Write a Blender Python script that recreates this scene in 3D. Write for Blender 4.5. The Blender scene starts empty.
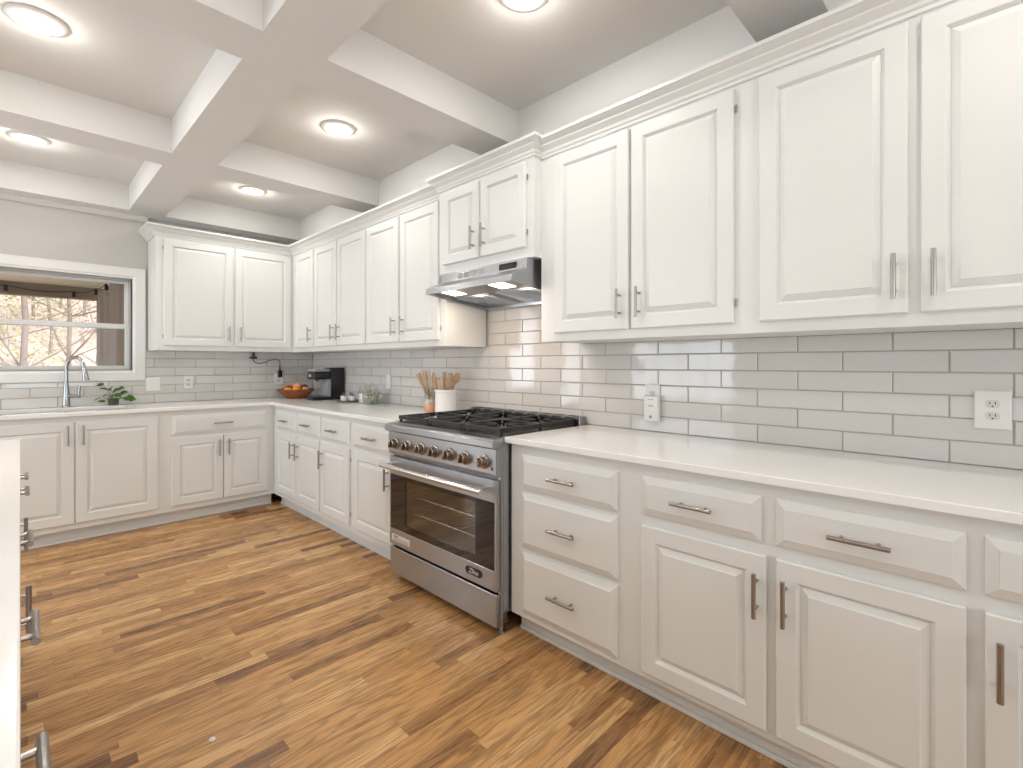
import bpy, bmesh, math, random
from mathutils import Vector, Matrix

random.seed(7)
S = bpy.context.scene
COL = S.collection
R = math.radians

# ------------------------------------------------------------------ camera
cam_d = bpy.data.cameras.new('camera')
cam = bpy.data.objects.new('camera', cam_d)
COL.objects.link(cam)
cam.location = (-2.239, -5.1907, 1.2492)
cam.rotation_euler = (R(90), 0, -0.7907)
cam_d.sensor_fit = 'HORIZONTAL'
cam_d.sensor_width = 36
cam_d.lens = 492.65 / 1023 * 36
cam_d.shift_y = -(384 - 363.94) / 1023
cam_d.clip_start = 0.02
cam_d.clip_end = 200
S.camera = cam

# ------------------------------------------------------------------ view
S.view_settings.view_transform = 'Standard'
S.view_settings.look = 'None'
S.view_settings.exposure = -0.36
S.view_settings.gamma = 1.0
S.view_settings.use_curve_mapping = False

# ------------------------------------------------------------------ sky
W = bpy.data.worlds.new('world')
S.world = W
W.use_nodes = True
wn = W.node_tree
bg = wn.nodes['Background']
bg.inputs['Color'].default_value = (0.86, 0.93, 1.0, 1)
bg.inputs['Strength'].default_value = 1.5

# ------------------------------------------------------------------ lights
def area(name, loc, rot, sx, sy, power, color, spread=180):
    l = bpy.data.lights.new(name, 'AREA')
    l.shape = 'RECTANGLE'; l.size = sx; l.size_y = sy
    l.energy = power; l.color = color; l.spread = R(spread)
    o = bpy.data.objects.new(name, l)
    o.location = loc; o.rotation_euler = rot
    COL.objects.link(o)
    return o
DAY = (0.86, 0.93, 1.0)
# daylight just outside each window opening, shining in
area('daylight_patio_door', (-5.75, -1.4, 1.2), (R(90), 0, R(-90)), 1.8, 2.1, 75, (0.78, 0.88, 1.0))
area('daylight_nook_window', (-4.85, 0.35, 1.3), (R(-90), 0, 0), 1.0, 1.6, 36, (0.78, 0.88, 1.0))
area('daylight_patio_door', (-5.75, -6.6, 1.35), (R(90), 0, R(-90)), 1.6, 1.6, 34, DAY)
area('daylight_rear_window', (-1.5, -8.75, 1.45), (R(90), 0, 0), 1.9, 1.6, 52, (0.97, 0.98, 1.0))
area('daylight_rear_window', (-4.0, -8.75, 1.45), (R(90), 0, 0), 1.9, 1.6, 52, (0.97, 0.98, 1.0))
area('daylight_back_door', (-3.45, 0.35, 1.2), (R(-90), 0, 0), 0.9, 1.9, 45, (0.8, 0.9, 1.0))
# sun over the yard
sd = bpy.data.lights.new('sun', 'SUN'); sd.energy = 6.0; sd.angle = R(3); sd.color = (1, 0.95, 0.86)
so = bpy.data.objects.new('sun', sd); so.rotation_euler = (R(48), 0, R(25)); COL.objects.link(so)

# ------------------------------------------------------------------ materials
def mat(name, color, rough=0.5, metal=0.0, noise=0.0, nscale=20, bump=0.0, bscale=60, spec=0.5,
        coat=0.0, trans=0.0, ior=1.45, emit=None, estr=0.0, aniso=None, color2=None):
    m = bpy.data.materials.new(name); m.use_nodes = True
    nt = m.node_tree; b = nt.nodes['Principled BSDF']
    b.inputs['Base Color'].default_value = (*color, 1)
    b.inputs['Roughness'].default_value = rough
    b.inputs['Metallic'].default_value = metal
    b.inputs['Specular IOR Level'].default_value = spec
    b.inputs['Coat Weight'].default_value = coat
    b.inputs['Transmission Weight'].default_value = trans
    b.inputs['IOR'].default_value = ior
    if emit:
        b.inputs['Emission Color'].default_value = (*emit, 1)
        b.inputs['Emission Strength'].default_value = estr
    tc = nt.nodes.new('ShaderNodeTexCoord')
    mp = nt.nodes.new('ShaderNodeMapping')
    nt.links.new(tc.outputs['Object'], mp.inputs['Vector'])
    if aniso: mp.inputs['Scale'].default_value = aniso
    if noise or color2:
        n = nt.nodes.new('ShaderNodeTexNoise'); n.inputs['Scale'].default_value = nscale
        n.inputs['Detail'].default_value = 5
        nt.links.new(mp.outputs[0], n.inputs['Vector'])
        r = nt.nodes.new('ShaderNodeMix'); r.data_type = 'RGBA'
        c2 = color2 or tuple(max(0, c * (1 - noise)) for c in color)
        r.inputs[6].default_value = (*color, 1); r.inputs[7].default_value = (*c2, 1)
        nt.links.new(n.outputs['Fac'], r.inputs[0])
        nt.links.new(r.outputs[2], b.inputs['Base Color'])
    if bump:
        n = nt.nodes.new('ShaderNodeTexNoise'); n.inputs['Scale'].default_value = bscale
        nt.links.new(mp.outputs[0], n.inputs['Vector'])
        bm_ = nt.nodes.new('ShaderNodeBump'); bm_.inputs['Strength'].default_value = bump
        bm_.inputs['Distance'].default_value = 0.01
        nt.links.new(n.outputs['Fac'], bm_.inputs['Height'])
        nt.links.new(bm_.outputs[0], b.inputs['Normal'])
    return m

def mat_pane(name, tint=(1, 1, 1), gloss=0.05, frac=0.08, fres=0.35):
    m = bpy.data.materials.new(name); m.use_nodes = True
    nt = m.node_tree; nt.nodes.clear()
    out = nt.nodes.new('ShaderNodeOutputMaterial')
    mx = nt.nodes.new('ShaderNodeMixShader')
    tr = nt.nodes.new('ShaderNodeBsdfTransparent'); tr.inputs[0].default_value = (*tint, 1)
    gl = nt.nodes.new('ShaderNodeBsdfGlossy'); gl.inputs['Roughness'].default_value = gloss
    lw = nt.nodes.new('ShaderNodeLayerWeight'); lw.inputs['Blend'].default_value = 0.35
    mt = nt.nodes.new('ShaderNodeMath'); mt.operation = 'MULTIPLY_ADD'
    mt.inputs[1].default_value = fres; mt.inputs[2].default_value = frac
    nt.links.new(lw.outputs['Fresnel'], mt.inputs[0])
    nt.links.new(mt.outputs[0], mx.inputs[0])
    nt.links.new(tr.outputs[0], mx.inputs[1]); nt.links.new(gl.outputs[0], mx.inputs[2])
    nt.links.new(mx.outputs[0], out.inputs[0])
    return m

def mat_floor():
    m = bpy.data.materials.new('oak_strip_floor'); m.use_nodes = True
    nt = m.node_tree; b = nt.nodes['Principled BSDF']; N = nt.nodes; L = nt.links
    tc = N.new('ShaderNodeTexCoord'); sp = N.new('ShaderNodeSeparateXYZ')
    L.new(tc.outputs['Object'], sp.inputs[0])
    def math_(op, a, b_=None, c=None):
        n = N.new('ShaderNodeMath'); n.operation = op
        for i, v in enumerate((a, b_, c)):
            if v is None: continue
            if isinstance(v, (int, float)): n.inputs[i].default_value = v
            else: L.new(v, n.inputs[i])
        return n.outputs[0]
    pw = 0.057
    ry = math_('DIVIDE', sp.outputs['Y'], pw)
    row = math_('FLOOR', ry)
    wn1 = N.new('ShaderNodeTexWhiteNoise'); wn1.noise_dimensions = '1D'; L.new(row, wn1.inputs['W'])
    plen = math_('MULTIPLY_ADD', wn1.outputs['Value'], 0.55, 0.55)
    off = math_('MULTIPLY', wn1.outputs['Value'], 17.3)
    px = math_('DIVIDE', math_('ADD', sp.outputs['X'], off), plen)
    pk = math_('FLOOR', px)
    cb = N.new('ShaderNodeCombineXYZ'); L.new(row, cb.inputs[0]); L.new(pk, cb.inputs[1])
    wn2 = N.new('ShaderNodeTexWhiteNoise'); wn2.noise_dimensions = '2D'; L.new(cb.outputs[0], wn2.inputs['Vector'])
    ramp = N.new('ShaderNodeValToRGB'); L.new(wn2.outputs['Value'], ramp.inputs[0])
    e = ramp.color_ramp.elements
    e[0].position = 0.0; e[0].color = (0.19, 0.088, 0.036, 1)
    e[1].position = 1.0; e[1].color = (0.60, 0.365, 0.165, 1)
    for p, c in ((0.07, (0.27, 0.135, 0.055, 1)), (0.22, (0.42, 0.215, 0.080, 1)), (0.7, (0.50, 0.275, 0.108, 1))):
        x = ramp.color_ramp.elements.new(p); x.color = c
    # grain, stretched along the boards and different in every board
    gx = math_('ADD', math_('MULTIPLY', sp.outputs['X'], 1.0), math_('MULTIPLY', wn2.outputs['Value'], 31.0))
    gv = N.new('ShaderNodeCombineXYZ')
    L.new(math_('MULTIPLY', gx, 2.2), gv.inputs[0]); L.new(math_('MULTIPLY', sp.outputs['Y'], 20.0), gv.inputs[1])
    L.new(math_('MULTIPLY', wn2.outputs['Value'], 9.0), gv.inputs[2])
    n1 = N.new('ShaderNodeTexNoise'); n1.inputs['Scale'].default_value = 1.0; n1.inputs['Detail'].default_value = 3
    n1.inputs['Distortion'].default_value = 0.6
    L.new(gv.outputs[0], n1.inputs['Vector'])
    rings = math_('SINE', math_('MULTIPLY', n1.outputs['Fac'], 34.0))
    rings = math_('MULTIPLY_ADD', rings, 0.5, 0.5)
    rings = math_('POWER', rings, 2.0)
    gv2 = N.new('ShaderNodeCombineXYZ')
    L.new(math_('MULTIPLY', gx, 9.0), gv2.inputs[0]); L.new(math_('MULTIPLY', sp.outputs['Y'], 260.0), gv2.inputs[1])
    n2 = N.new('ShaderNodeTexNoise'); n2.inputs['Scale'].default_value = 1.0; n2.inputs['Detail'].default_value = 4
    L.new(gv2.outputs[0], n2.inputs['Vector'])
    g = math_('MULTIPLY_ADD', rings, -0.46, 1.17)
    g = math_('MULTIPLY', g, math_('MULTIPLY_ADD', n2.outputs['Fac'], 0.7, 0.66))
    # seams
    fy = math_('FRACT', ry); fx = math_('FRACT', px)
    ey = math_('MINIMUM', fy, math_('SUBTRACT', 1.0, fy))
    ex = math_('MULTIPLY', math_('MINIMUM', fx, math_('SUBTRACT', 1.0, fx)), math_('DIVIDE', plen, pw))
    ed = math_('MINIMUM', ey, ex)
    seam = N.new('ShaderNodeMapRange'); seam.inputs[1].default_value = 0.0; seam.inputs[2].default_value = 0.03
    seam.inputs[3].default_value = 0.55; seam.inputs[4].default_value = 1.0
    L.new(ed, seam.inputs[0])
    g = math_('MULTIPLY', g, seam.outputs[0])
    mx = N.new('ShaderNodeVectorMath'); mx.operation = 'SCALE'
    L.new(ramp.outputs[0], mx.inputs[0]); L.new(g, mx.inputs['Scale'])
    L.new(mx.outputs[0], b.inputs['Base Color'])
    b.inputs['Specular IOR Level'].default_value = 0.4
    rr = math_('MULTIPLY_ADD', n2.outputs['Fac'], 0.16, 0.20)
    L.new(rr, b.inputs['Roughness'])
    bp = N.new('ShaderNodeBump'); bp.inputs['Strength'].default_value = 0.25; bp.inputs['Distance'].default_value = 0.001
    L.new(g, bp.inputs['Height']); L.new(bp.outputs[0], b.inputs['Normal'])
    return m

def mat_tile():
    m = bpy.data.materials.new('glazed_tile'); m.use_nodes = True
    nt = m.node_tree; b = nt.nodes['Principled BSDF']; N = nt.nodes; L = nt.links
    at = N.new('ShaderNodeAttribute'); at.attribute_name = 'tile_tint'
    L.new(at.outputs['Color'], b.inputs['Base Color'])
    b.inputs['Roughness'].default_value = 0.07
    b.inputs['Coat Weight'].default_value = 0.3
    b.inputs['Coat Roughness'].default_value = 0.03
    tc = N.new('ShaderNodeTexCoord')
    n = N.new('ShaderNodeTexNoise'); n.inputs['Scale'].default_value = 9.0; n.inputs['Detail'].default_value = 1
    L.new(tc.outputs['Object'], n.inputs['Vector'])
    bp = N.new('ShaderNodeBump'); bp.inputs['Strength'].default_value = 0.35; bp.inputs['Distance'].default_value = 0.006
    L.new(n.outputs['Fac'], bp.inputs['Height']); L.new(bp.outputs[0], b.inputs['Normal'])
    return m

def mat_steel(name, color=(0.60, 0.60, 0.605), rough=0.26, axis='Y', aniso=0.0):
    m = bpy.data.materials.new(name); m.use_nodes = True
    nt = m.node_tree; b = nt.nodes['Principled BSDF']; N = nt.nodes; L = nt.links
    b.inputs['Base Color'].default_value = (*color, 1); b.inputs['Metallic'].default_value = 1
    tc = N.new('ShaderNodeTexCoord'); mp = N.new('ShaderNodeMapping')
    mp.inputs['Scale'].default_value = {'Y': (200, 2, 200), 'X': (2, 200, 200), 'Z': (200, 200, 2)}[axis]
    L.new(tc.outputs['Object'], mp.inputs['Vector'])
    n = N.new('ShaderNodeTexNoise'); n.inputs['Scale'].default_value = 1
    L.new(mp.outputs[0], n.inputs['Vector'])
    mr = N.new('ShaderNodeMapRange'); mr.inputs[3].default_value = rough - 0.008; mr.inputs[4].default_value = rough + 0.012
    L.new(n.outputs['Fac'], mr.inputs[0]); L.new(mr.outputs[0], b.inputs['Roughness'])
    if aniso:
        tg = N.new('ShaderNodeTangent'); tg.direction_type = 'RADIAL'; tg.axis = 'Z'
        L.new(tg.outputs[0], b.inputs['Tangent']); b.inputs['Anisotropic'].default_value = aniso
        b.inputs['Anisotropic Rotation'].default_value = ANISO_ROT
    return m

ANISO_ROT = 0.25
M = {}
M['cab'] = mat('cabinet_white_paint', (0.785, 0.79, 0.772), 0.32, bump=0.03, bscale=120)
M['wall'] = mat('wall_paint', (0.56, 0.545, 0.51), 0.75, bump=0.05, bscale=250)
M['ceil'] = mat('ceiling_paint', (0.765, 0.755, 0.735), 0.8, bump=0.05, bscale=200)
M['trim'] = mat('trim_paint', (0.80, 0.79, 0.765), 0.35)
M['floor'] = mat_floor()
M['tile'] = mat_tile()
M['grout'] = mat('grout', (0.46, 0.42, 0.385), 0.9)
M['quartz'] = mat('white_quartz', (0.93, 0.925, 0.915), 0.14, noise=0.05, nscale=6)
M['nickel'] = mat_steel('brushed_nickel', (0.40, 0.37, 0.35), 0.28, 'Z')
M['steel'] = mat_steel('brushed_steel', (0.43, 0.45, 0.475), 0.30, aniso=0.75)
M['steel_dk'] = mat_steel('dark_steel', (0.30, 0.29, 0.285), 0.3)
M['chrome'] = mat('polished_chrome', (0.72, 0.70, 0.68), 0.12, 1)
M['chrome2'] = mat_steel('handle_steel', (0.74, 0.73, 0.72), 0.22)
M['iron'] = mat('cast_iron', (0.018, 0.018, 0.019), 0.42, bump=0.1, bscale=300)
M['black'] = mat('black_plastic', (0.012, 0.012, 0.013), 0.28)
M['blackgloss'] = mat('black_glass', (0.008, 0.008, 0.010), 0.04, coat=0.5)
M['grey_pl'] = mat('grey_plastic', (0.32, 0.33, 0.34), 0.3)
M['enamel'] = mat('oven_enamel', (0.30, 0.25, 0.21), 0.35)
M['plate'] = mat('white_plastic', (0.80, 0.79, 0.76), 0.3)
M['face'] = mat('receptacle_plastic', (0.66, 0.65, 0.62), 0.35)
M['slot'] = mat('dark_slot', (0.03, 0.028, 0.025), 0.6)
M['ceramic'] = mat('white_ceramic', (0.82, 0.81, 0.79), 0.22)
M['wood'] = mat('utensil_wood', (0.55, 0.35, 0.20), 0.55, noise=0.35, nscale=30, aniso=(1, 1, 0.2))
M['wood2'] = mat('pale_wood', (0.68, 0.50, 0.34), 0.55, noise=0.25, nscale=30, aniso=(1, 1, 0.2))
M['bowlwood'] = mat('red_brown_wood', (0.33, 0.10, 0.03), 0.35, noise=0.35, nscale=12)
M['orange'] = mat('orange_peel', (0.85, 0.30, 0.03), 0.45, bump=0.15, bscale=260)
M['peach'] = mat('peach_skin', (0.88, 0.42, 0.16), 0.5, noise=0.4, nscale=9)
M['apple'] = mat('red_apple_skin', (0.50, 0.05, 0.02), 0.3, noise=0.5, nscale=7)
M['darkfruit'] = mat('dark_fruit_skin', (0.09, 0.03, 0.03), 0.35)
M['stem'] = mat('plant_stem', (0.14, 0.24, 0.06), 0.5)
M['leaf'] = mat('leaf_green', (0.09, 0.23, 0.035), 0.4, noise=0.5, nscale=20)
M['soil'] = mat('brown_pot', (0.12, 0.09, 0.06), 0.5)
M['glass'] = mat_pane('clear_glass', (0.96, 0.975, 0.97), 0.03, 0.05, 0.3)
M['pane'] = mat_pane('window_glass', (0.97, 0.98, 0.98), 0.0, 0.005, 0.12)
M['ovenglass'] = mat_pane('oven_glass', (0.85, 0.82, 0.79), 0.02, 0.05, 0.25)
M['copper'] = mat('copper_tint', (0.75, 0.42, 0.26), 0.35, 0.3)
M['cream'] = mat('cream_contents', (0.80, 0.76, 0.66), 0.7, noise=0.2, nscale=60)
M['sage'] = mat('pale_green_contents', (0.58, 0.62, 0.47), 0.8, noise=0.45, nscale=40)
M['lens'] = mat('lamp_lens', (1, 1, 1), 0.4, emit=(1.0, 0.93, 0.84), estr=9.0)
M['hoodlens'] = mat('hood_lamp_lens', (1, 1, 1), 0.4, emit=(1.0, 0.86, 0.72), estr=6.0)
M['ring'] = mat('lamp_trim_white', (0.85, 0.84, 0.82), 0.4)
M['sash'] = mat('window_sash_vinyl', (0.72, 0.72, 0.71), 0.35)
M['sash_dk'] = mat('window_track_grey', (0.5, 0.5, 0.49), 0.4)
M['sinkm'] = mat_steel('sink_steel', (0.55, 0.54, 0.53), 0.3, 'X')
M['faucet'] = mat('faucet_nickel', (0.42, 0.42, 0.42), 0.22, 1)
M['curtain'] = mat('brown_outdoor_curtain', (0.36, 0.29, 0.24), 0.9)
M['beam'] = mat('porch_beam_stain', (0.36, 0.27, 0.20), 0.8, noise=0.3, nscale=8, aniso=(0.2, 1, 1))
M['porchceil'] = mat('porch_ceiling_cream', (0.78, 0.70, 0.52), 0.7)
M['bark'] = mat('tree_bark', (0.42, 0.34, 0.30), 0.9, noise=0.5, nscale=14, bump=0.4, bscale=30)
M['leaflit'] = mat('leaf_litter_ground', (0.82, 0.66, 0.58), 0.95, color2=(0.55, 0.42, 0.36), nscale=3.0)
M['drygrn'] = mat('spring_foliage', (0.66, 0.68, 0.36), 0.8, noise=0.4, nscale=5)
M['drypnk'] = mat('dry_pink_foliage', (0.74, 0.55, 0.45), 0.85, noise=0.35, nscale=5)
M['deck'] = mat('porch_deck', (0.35, 0.31, 0.28), 0.8)
M['ventw'] = mat('stained_vent_wood', (0.33, 0.16, 0.06), 0.4, noise=0.3, nscale=25)
M['print'] = mat('printed_ink_grey', (0.25, 0.25, 0.27), 0.6)
M['coil'] = mat('burner_brass', (0.42, 0.33, 0.2), 0.35, 1)
M['bronze'] = mat('warm_knob_steel', (0.36, 0.30, 0.26), 0.2, 1)

# ------------------------------------------------------------------ helpers
WL = {}          # world location of every root / parent

def setp(o, label=None, cat=None, group=None, kind=None):
    if label: o['label'] = label
    if cat: o['category'] = cat
    if group: o['group'] = group
    if kind: o['kind'] = kind
    return o

def thing(name, loc, label, cat, group=None, rotz=0):
    o = bpy.data.objects.new(name, None); o.empty_display_size = 0.05
    o.location = loc; o.rotation_euler = (0, 0, rotz); COL.objects.link(o)
    WL[o.name] = Vector(loc)
    return setp(o, label, cat, group)

class MB:
    """collects shapes given in world coordinates into one mesh"""
    def __init__(s): s.bm = bmesh.new()
    def add(s, b2, M4=None):
        me = bpy.data.meshes.new('tmp')
        if M4 is not None: b2.transform(M4)
        b2.to_mesh(me); b2.free(); s.bm.from_mesh(me); bpy.data.meshes.remove(me); return s
    def box(s, x0, x1, y0, y1, z0, z1, bev=0.0, seg=1):
        b = bmesh.new(); bmesh.ops.create_cube(b, size=1)
        sx, sy, sz = abs(x1 - x0), abs(y1 - y0), abs(z1 - z0)
        b.transform(Matrix.Translation(((x0 + x1) / 2, (y0 + y1) / 2, (z0 + z1) / 2)) @ Matrix.Diagonal((sx, sy, sz, 1)))
        if bev:
            bmesh.ops.bevel(b, geom=b.edges[:], offset=min(bev, min(sx, sy, sz) * 0.45), segments=seg, affect='EDGES', profile=0.6)
        return s.add(b)
    def obox(s, M4, sx, sy, sz, bev=0.0, seg=1):
        b = bmesh.new(); bmesh.ops.create_cube(b, size=1); b.transform(Matrix.Diagonal((sx, sy, sz, 1)))
        if bev: bmesh.ops.bevel(b, geom=b.edges[:], offset=bev, segments=seg, affect='EDGES')
        return s.add(b, M4)
    def cyl(s, p0, p1, r0, r1=None, n=16, cap=True):
        r1 = r0 if r1 is None else r1
        p0 = Vector(p0); p1 = Vector(p1); d = p1 - p0
        b = bmesh.new(); bmesh.ops.create_cone(b, cap_ends=cap, segments=n, radius1=r0, radius2=r1, depth=d.length)
        q = d.to_track_quat('Z', 'Y').to_matrix().to_4x4()
        return s.add(b, Matrix.Translation((p0 + p1) / 2) @ q)
    def sph(s, c, r, sc=(1, 1, 1), n=20, rot=None):
        b = bmesh.new(); bmesh.ops.create_uvsphere(b, u_segments=n, v_segments=max(6, n // 2), radius=r)
        M4 = Matrix.Translation(c)
        if rot is not None: M4 = M4 @ rot
        return s.add(b, M4 @ Matrix.Diagonal((*sc, 1)))
    def lathe(s, c, prof, n=32, M4=None, closed=False):
        b = bmesh.new(); rings = []
        for (r, z) in prof:
            if r < 1e-5: rings.append([b.verts.new((0, 0, z))])
            else: rings.append([b.verts.new((r * math.cos(2 * math.pi * i / n), r * math.sin(2 * math.pi * i / n), z)) for i in range(n)])
        for a, c2 in zip(rings[:-1], rings[1:]):
            for i in range(n):
                j = (i + 1) % n
                if len(a) == 1 and len(c2) == 1: continue
                if len(a) == 1: b.faces.new((a[0], c2[i], c2[j]))
                elif len(c2) == 1: b.faces.new((a[i], a[j], c2[0]))
                else: b.faces.new((a[i], a[j], c2[j], c2[i]))
        T = Matrix.Translation(c)
        if M4 is not None: T = T @ M4
        return s.add(b, T)
    def tube(s, pts, r, n=10, radii=None):
        pts = [Vector(p) for p in pts]; b = bmesh.new(); rings = []
        up = Vector((0, 0, 1)); prev = None
        for i, p in enumerate(pts):
            if i == 0: t = pts[1] - pts[0]
            elif i == len(pts) - 1: t = pts[-1] - pts[-2]
            else: t = pts[i + 1] - pts[i - 1]
            t.normalize()
            if prev is None:
                a = t.cross(up)
                if a.length < 1e-3: a = t.cross(Vector((1, 0, 0)))
            else: a = prev - t * prev.dot(t)
            a.normalize(); prev = a; c = t.cross(a)
            rr = radii[i] if radii else r
            rings.append([b.verts.new(p + (a * math.cos(2 * math.pi * k / n) + c * math.sin(2 * math.pi * k / n)) * rr) for k in range(n)])
        for q, w in zip(rings[:-1], rings[1:]):
            for k in range(n): b.faces.new((q[k], q[(k + 1) % n], w[(k + 1) % n], w[k]))
        b.faces.new(rings[0][::-1]); b.faces.new(rings[-1])
        return s.add(b)
    def quad(s, *p):
        s.bm.faces.new([s.bm.verts.new(q) for q in p]); return s
    def prism(s, poly, fn, a, b):
        """poly of 2-D points, fn(p, t) -> 3-D, extruded from t=a to t=b"""
        v0 = [s.bm.verts.new(fn(p, a)) for p in poly]; v1 = [s.bm.verts.new(fn(p, b)) for p in poly]
        n = len(poly)
        for i in range(n): s.bm.faces.new((v0[i], v0[(i + 1) % n], v1[(i + 1) % n], v1[i]))
        s.bm.faces.new(v0[::-1]); s.bm.faces.new(v1)
        return s
    def sweep(s, prof, path):
        """mitred moulding: prof of (out, z); path = list of (x, y, out_x, out_y) where out is the mitre direction"""
        rings = [[s.bm.verts.new((x + ox * o, y + oy * o, z)) for (o, z) in prof] for (x, y, ox, oy) in path]
        for a, b in zip(rings[:-1], rings[1:]):
            for i in range(len(prof)):
                j = (i + 1) % len(prof)
                s.bm.faces.new((a[i], a[j], b[j], b[i]))
        s.bm.faces.new(rings[0][::-1]); s.bm.faces.new(rings[-1])
        return s
    def make(s, name, m, parent=None, smooth=None, label=None, local=False):
        bmesh.ops.recalc_face_normals(s.bm, faces=s.bm.faces[:])
        org = Vector((0, 0, 0))
        if parent is not None and not local: org = WL[parent.name]
        elif parent is None and len(s.bm.verts):
            xs = [v.co.x for v in s.bm.verts]; ys = [v.co.y for v in s.bm.verts]; zs = [v.co.z for v in s.bm.verts]
            org = Vector(((min(xs) + max(xs)) / 2, (min(ys) + max(ys)) / 2, min(zs)))
        bmesh.ops.translate(s.bm, verts=s.bm.verts[:], vec=-org)
        me = bpy.data.meshes.new(name); s.bm.to_mesh(me); s.bm.free()
        me.materials.append(m)
        if smooth is not None:
            for p in me.polygons: p.use_smooth = True
            try: me.set_sharp_from_angle(angle=R(smooth))
            except Exception: pass
        o = bpy.data.objects.new(name, me); COL.objects.link(o)
        if parent is not None:
            o.parent = parent
            WL[o.name] = org if not local else Vector((0, 0, 0))
        else:
            o.location = org; WL[o.name] = org
        if label: o['label'] = label
        return o

# run frames: (u, z, out) -> world.  'R' faces -x (right wall), 'B' faces -y (back wall), 'I' faces +x (island local)
def FR(x0): return lambda u, z, d: (x0 - d, u, z)
def FB(y0): return lambda u, z, d: (u, y0 - d, z)
def FI(x0): return lambda u, z, d: (x0 + d, u, z)

def nested(fn, u0, u1, z0, z1, prof):
    """panel made of nested rectangles: prof = (inset, height)"""
    mb = MB(); b = mb.bm; rings = []
    for (i, d) in prof:
        rings.append([b.verts.new(fn(u, z, d)) for (u, z) in ((u0 + i, z0 + i), (u1 - i, z0 + i), (u1 - i, z1 - i), (u0 + i, z1 - i))])
    b.faces.new(rings[0][::-1])
    for a, c in zip(rings[:-1], rings[1:]):
        for k in range(4): b.faces.new((a[k], a[(k + 1) % 4], c[(k + 1) % 4], c[k]))
    b.faces.new(rings[-1])
    return mb

DOOR = lambda w: [(0, 0), (0, .015), (.004, .019), (w, .019), (w + .002, .0175), (w + .009, .009), (w + .011, .0075), (w + .0125, .009), (w + .030, .0175), (w + .0315, .0197)]
DRAW = [(0, 0), (0, .009), (.003, .011), (.024, .020), (.026, .022)]

def handle(fn, u, z, d, ln, vertical, parent, local=False, rad=0.0066):
    mb = MB(); so = 0.032
    if vertical:
        mb.cyl(fn(u, z - ln / 2, d + so), fn(u, z + ln / 2, d + so), rad, n=12)
        for k in (-1, 1): mb.cyl(fn(u, z + k * ln * 0.3, d - .001), fn(u, z + k * ln * 0.3, d + so), rad * 0.75, n=10)
    else:
        mb.cyl(fn(u - ln / 2, z, d + so), fn(u + ln / 2, z, d + so), rad, n=12)
        for k in (-1, 1): mb.cyl(fn(u + k * ln * 0.3, z, d - .001), fn(u + k * ln * 0.3, z, d + so), rad * 0.75, n=10)
    return mb.make('handle', M['nickel'], parent, smooth=40, local=local)

def hinge(fn, u, z, parent):
    mb = MB()
    mb.cyl(fn(u, z - .011, .005), fn(u, z + .011, .005), 0.0032, n=8)
    mb.sph(fn(u, z + .012, .005), 0.0038, n=8); mb.sph(fn(u, z - .012, .005), 0.0038, n=8)
    mb.make('hinge', M['nickel'], parent, smooth=40)

def door(fn, u0, u1, z0, z1, parent, hu=None, hz=None, hl=.135, stile=.055, hside=None, local=False):
    """hu: handle u.  hside: u of the hinge edge (None = hinges not seen)"""
    o = nested(fn, min(u0, u1), max(u0, u1), z0, z1, DOOR(stile)).make('door', M['cab'], parent, local=local)
    if hu is not None: handle(fn, hu, hz, .019, hl, True, o, local=local)
    if hside is not None:
        for z in (z0 + .075, z1 - .075): hinge(fn, hside, z, o)
    return o

def drawer(fn, u0, u1, z0, z1, parent, hl=.14, local=False, hu=None):
    o = nested(fn, min(u0, u1), max(u0, u1), z0, z1, DRAW).make('drawer', M['cab'], parent, local=local)
    handle(fn, (u0 + u1) / 2 if hu is None else hu, (z0 + z1) / 2, .021, hl, False, o, local=local)
    return o

# ================================================================== ROOM SHELL
XL, YF, ZC, ZT = -5.6, -8.6, 2.5, 2.70
def struct(mb, name, m, **k):
    o = mb.make(name, m, **k); o['kind'] = 'structure'; return o

struct(MB().box(XL, 0.12, YF, 0.12, -0.08, 0), 'floor', M['floor'])
bpy.data.objects['floor'].data.transform(Matrix.Translation((0, 0, 0)))

# walls with openings
def wall(name, axis, c0, c1, a0, a1, z0, z1, holes, m):
    mb = MB()
    xs = sorted({a0, a1, *[h[0] for h in holes], *[h[1] for h in holes]})
    for p, q in zip(xs[:-1], xs[1:]):
        zz = [(z0, z1)]
        for h in holes:
            if h[0] <= p and h[1] >= q:
                zz = [(z0, h[2]), (h[3], z1)]
        for s, t in zz:
            if t - s < 1e-4: continue
            if axis == 'x': mb.box(c0, c1, p, q, s, t)
            else: mb.box(p, q, c0, c1, s, t)
    struct(mb, name, m)
WIN = (-2.43, -1.535, 1.195, 1.965)
wall('wall_back', 'y', 0.006, 0.15, XL, 0.15, 0, 2.9, [WIN, (-3.95, -3.0, 0.05, 2.1), (-5.4, -4.3, .4, 2.1)], M['wall'])
wall('wall_right', 'x', 0.006, 0.15, YF, 0.15, 0, 2.9, [], M['wall'])
wall('wall_left', 'x', XL - .15, XL, YF, 0.15, 0, 2.9, [(-2.3, -.5, .05, 2.25), (-7.4, -5.8, .6, 2.1)], M['wall'])
wall('wall_front', 'y', YF - .15, YF, XL, 0.15, 0, 2.9, [(-4.95, -3.05, .7, 2.2), (-2.45, -.55, .7, 2.2)], M['wall'])

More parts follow.
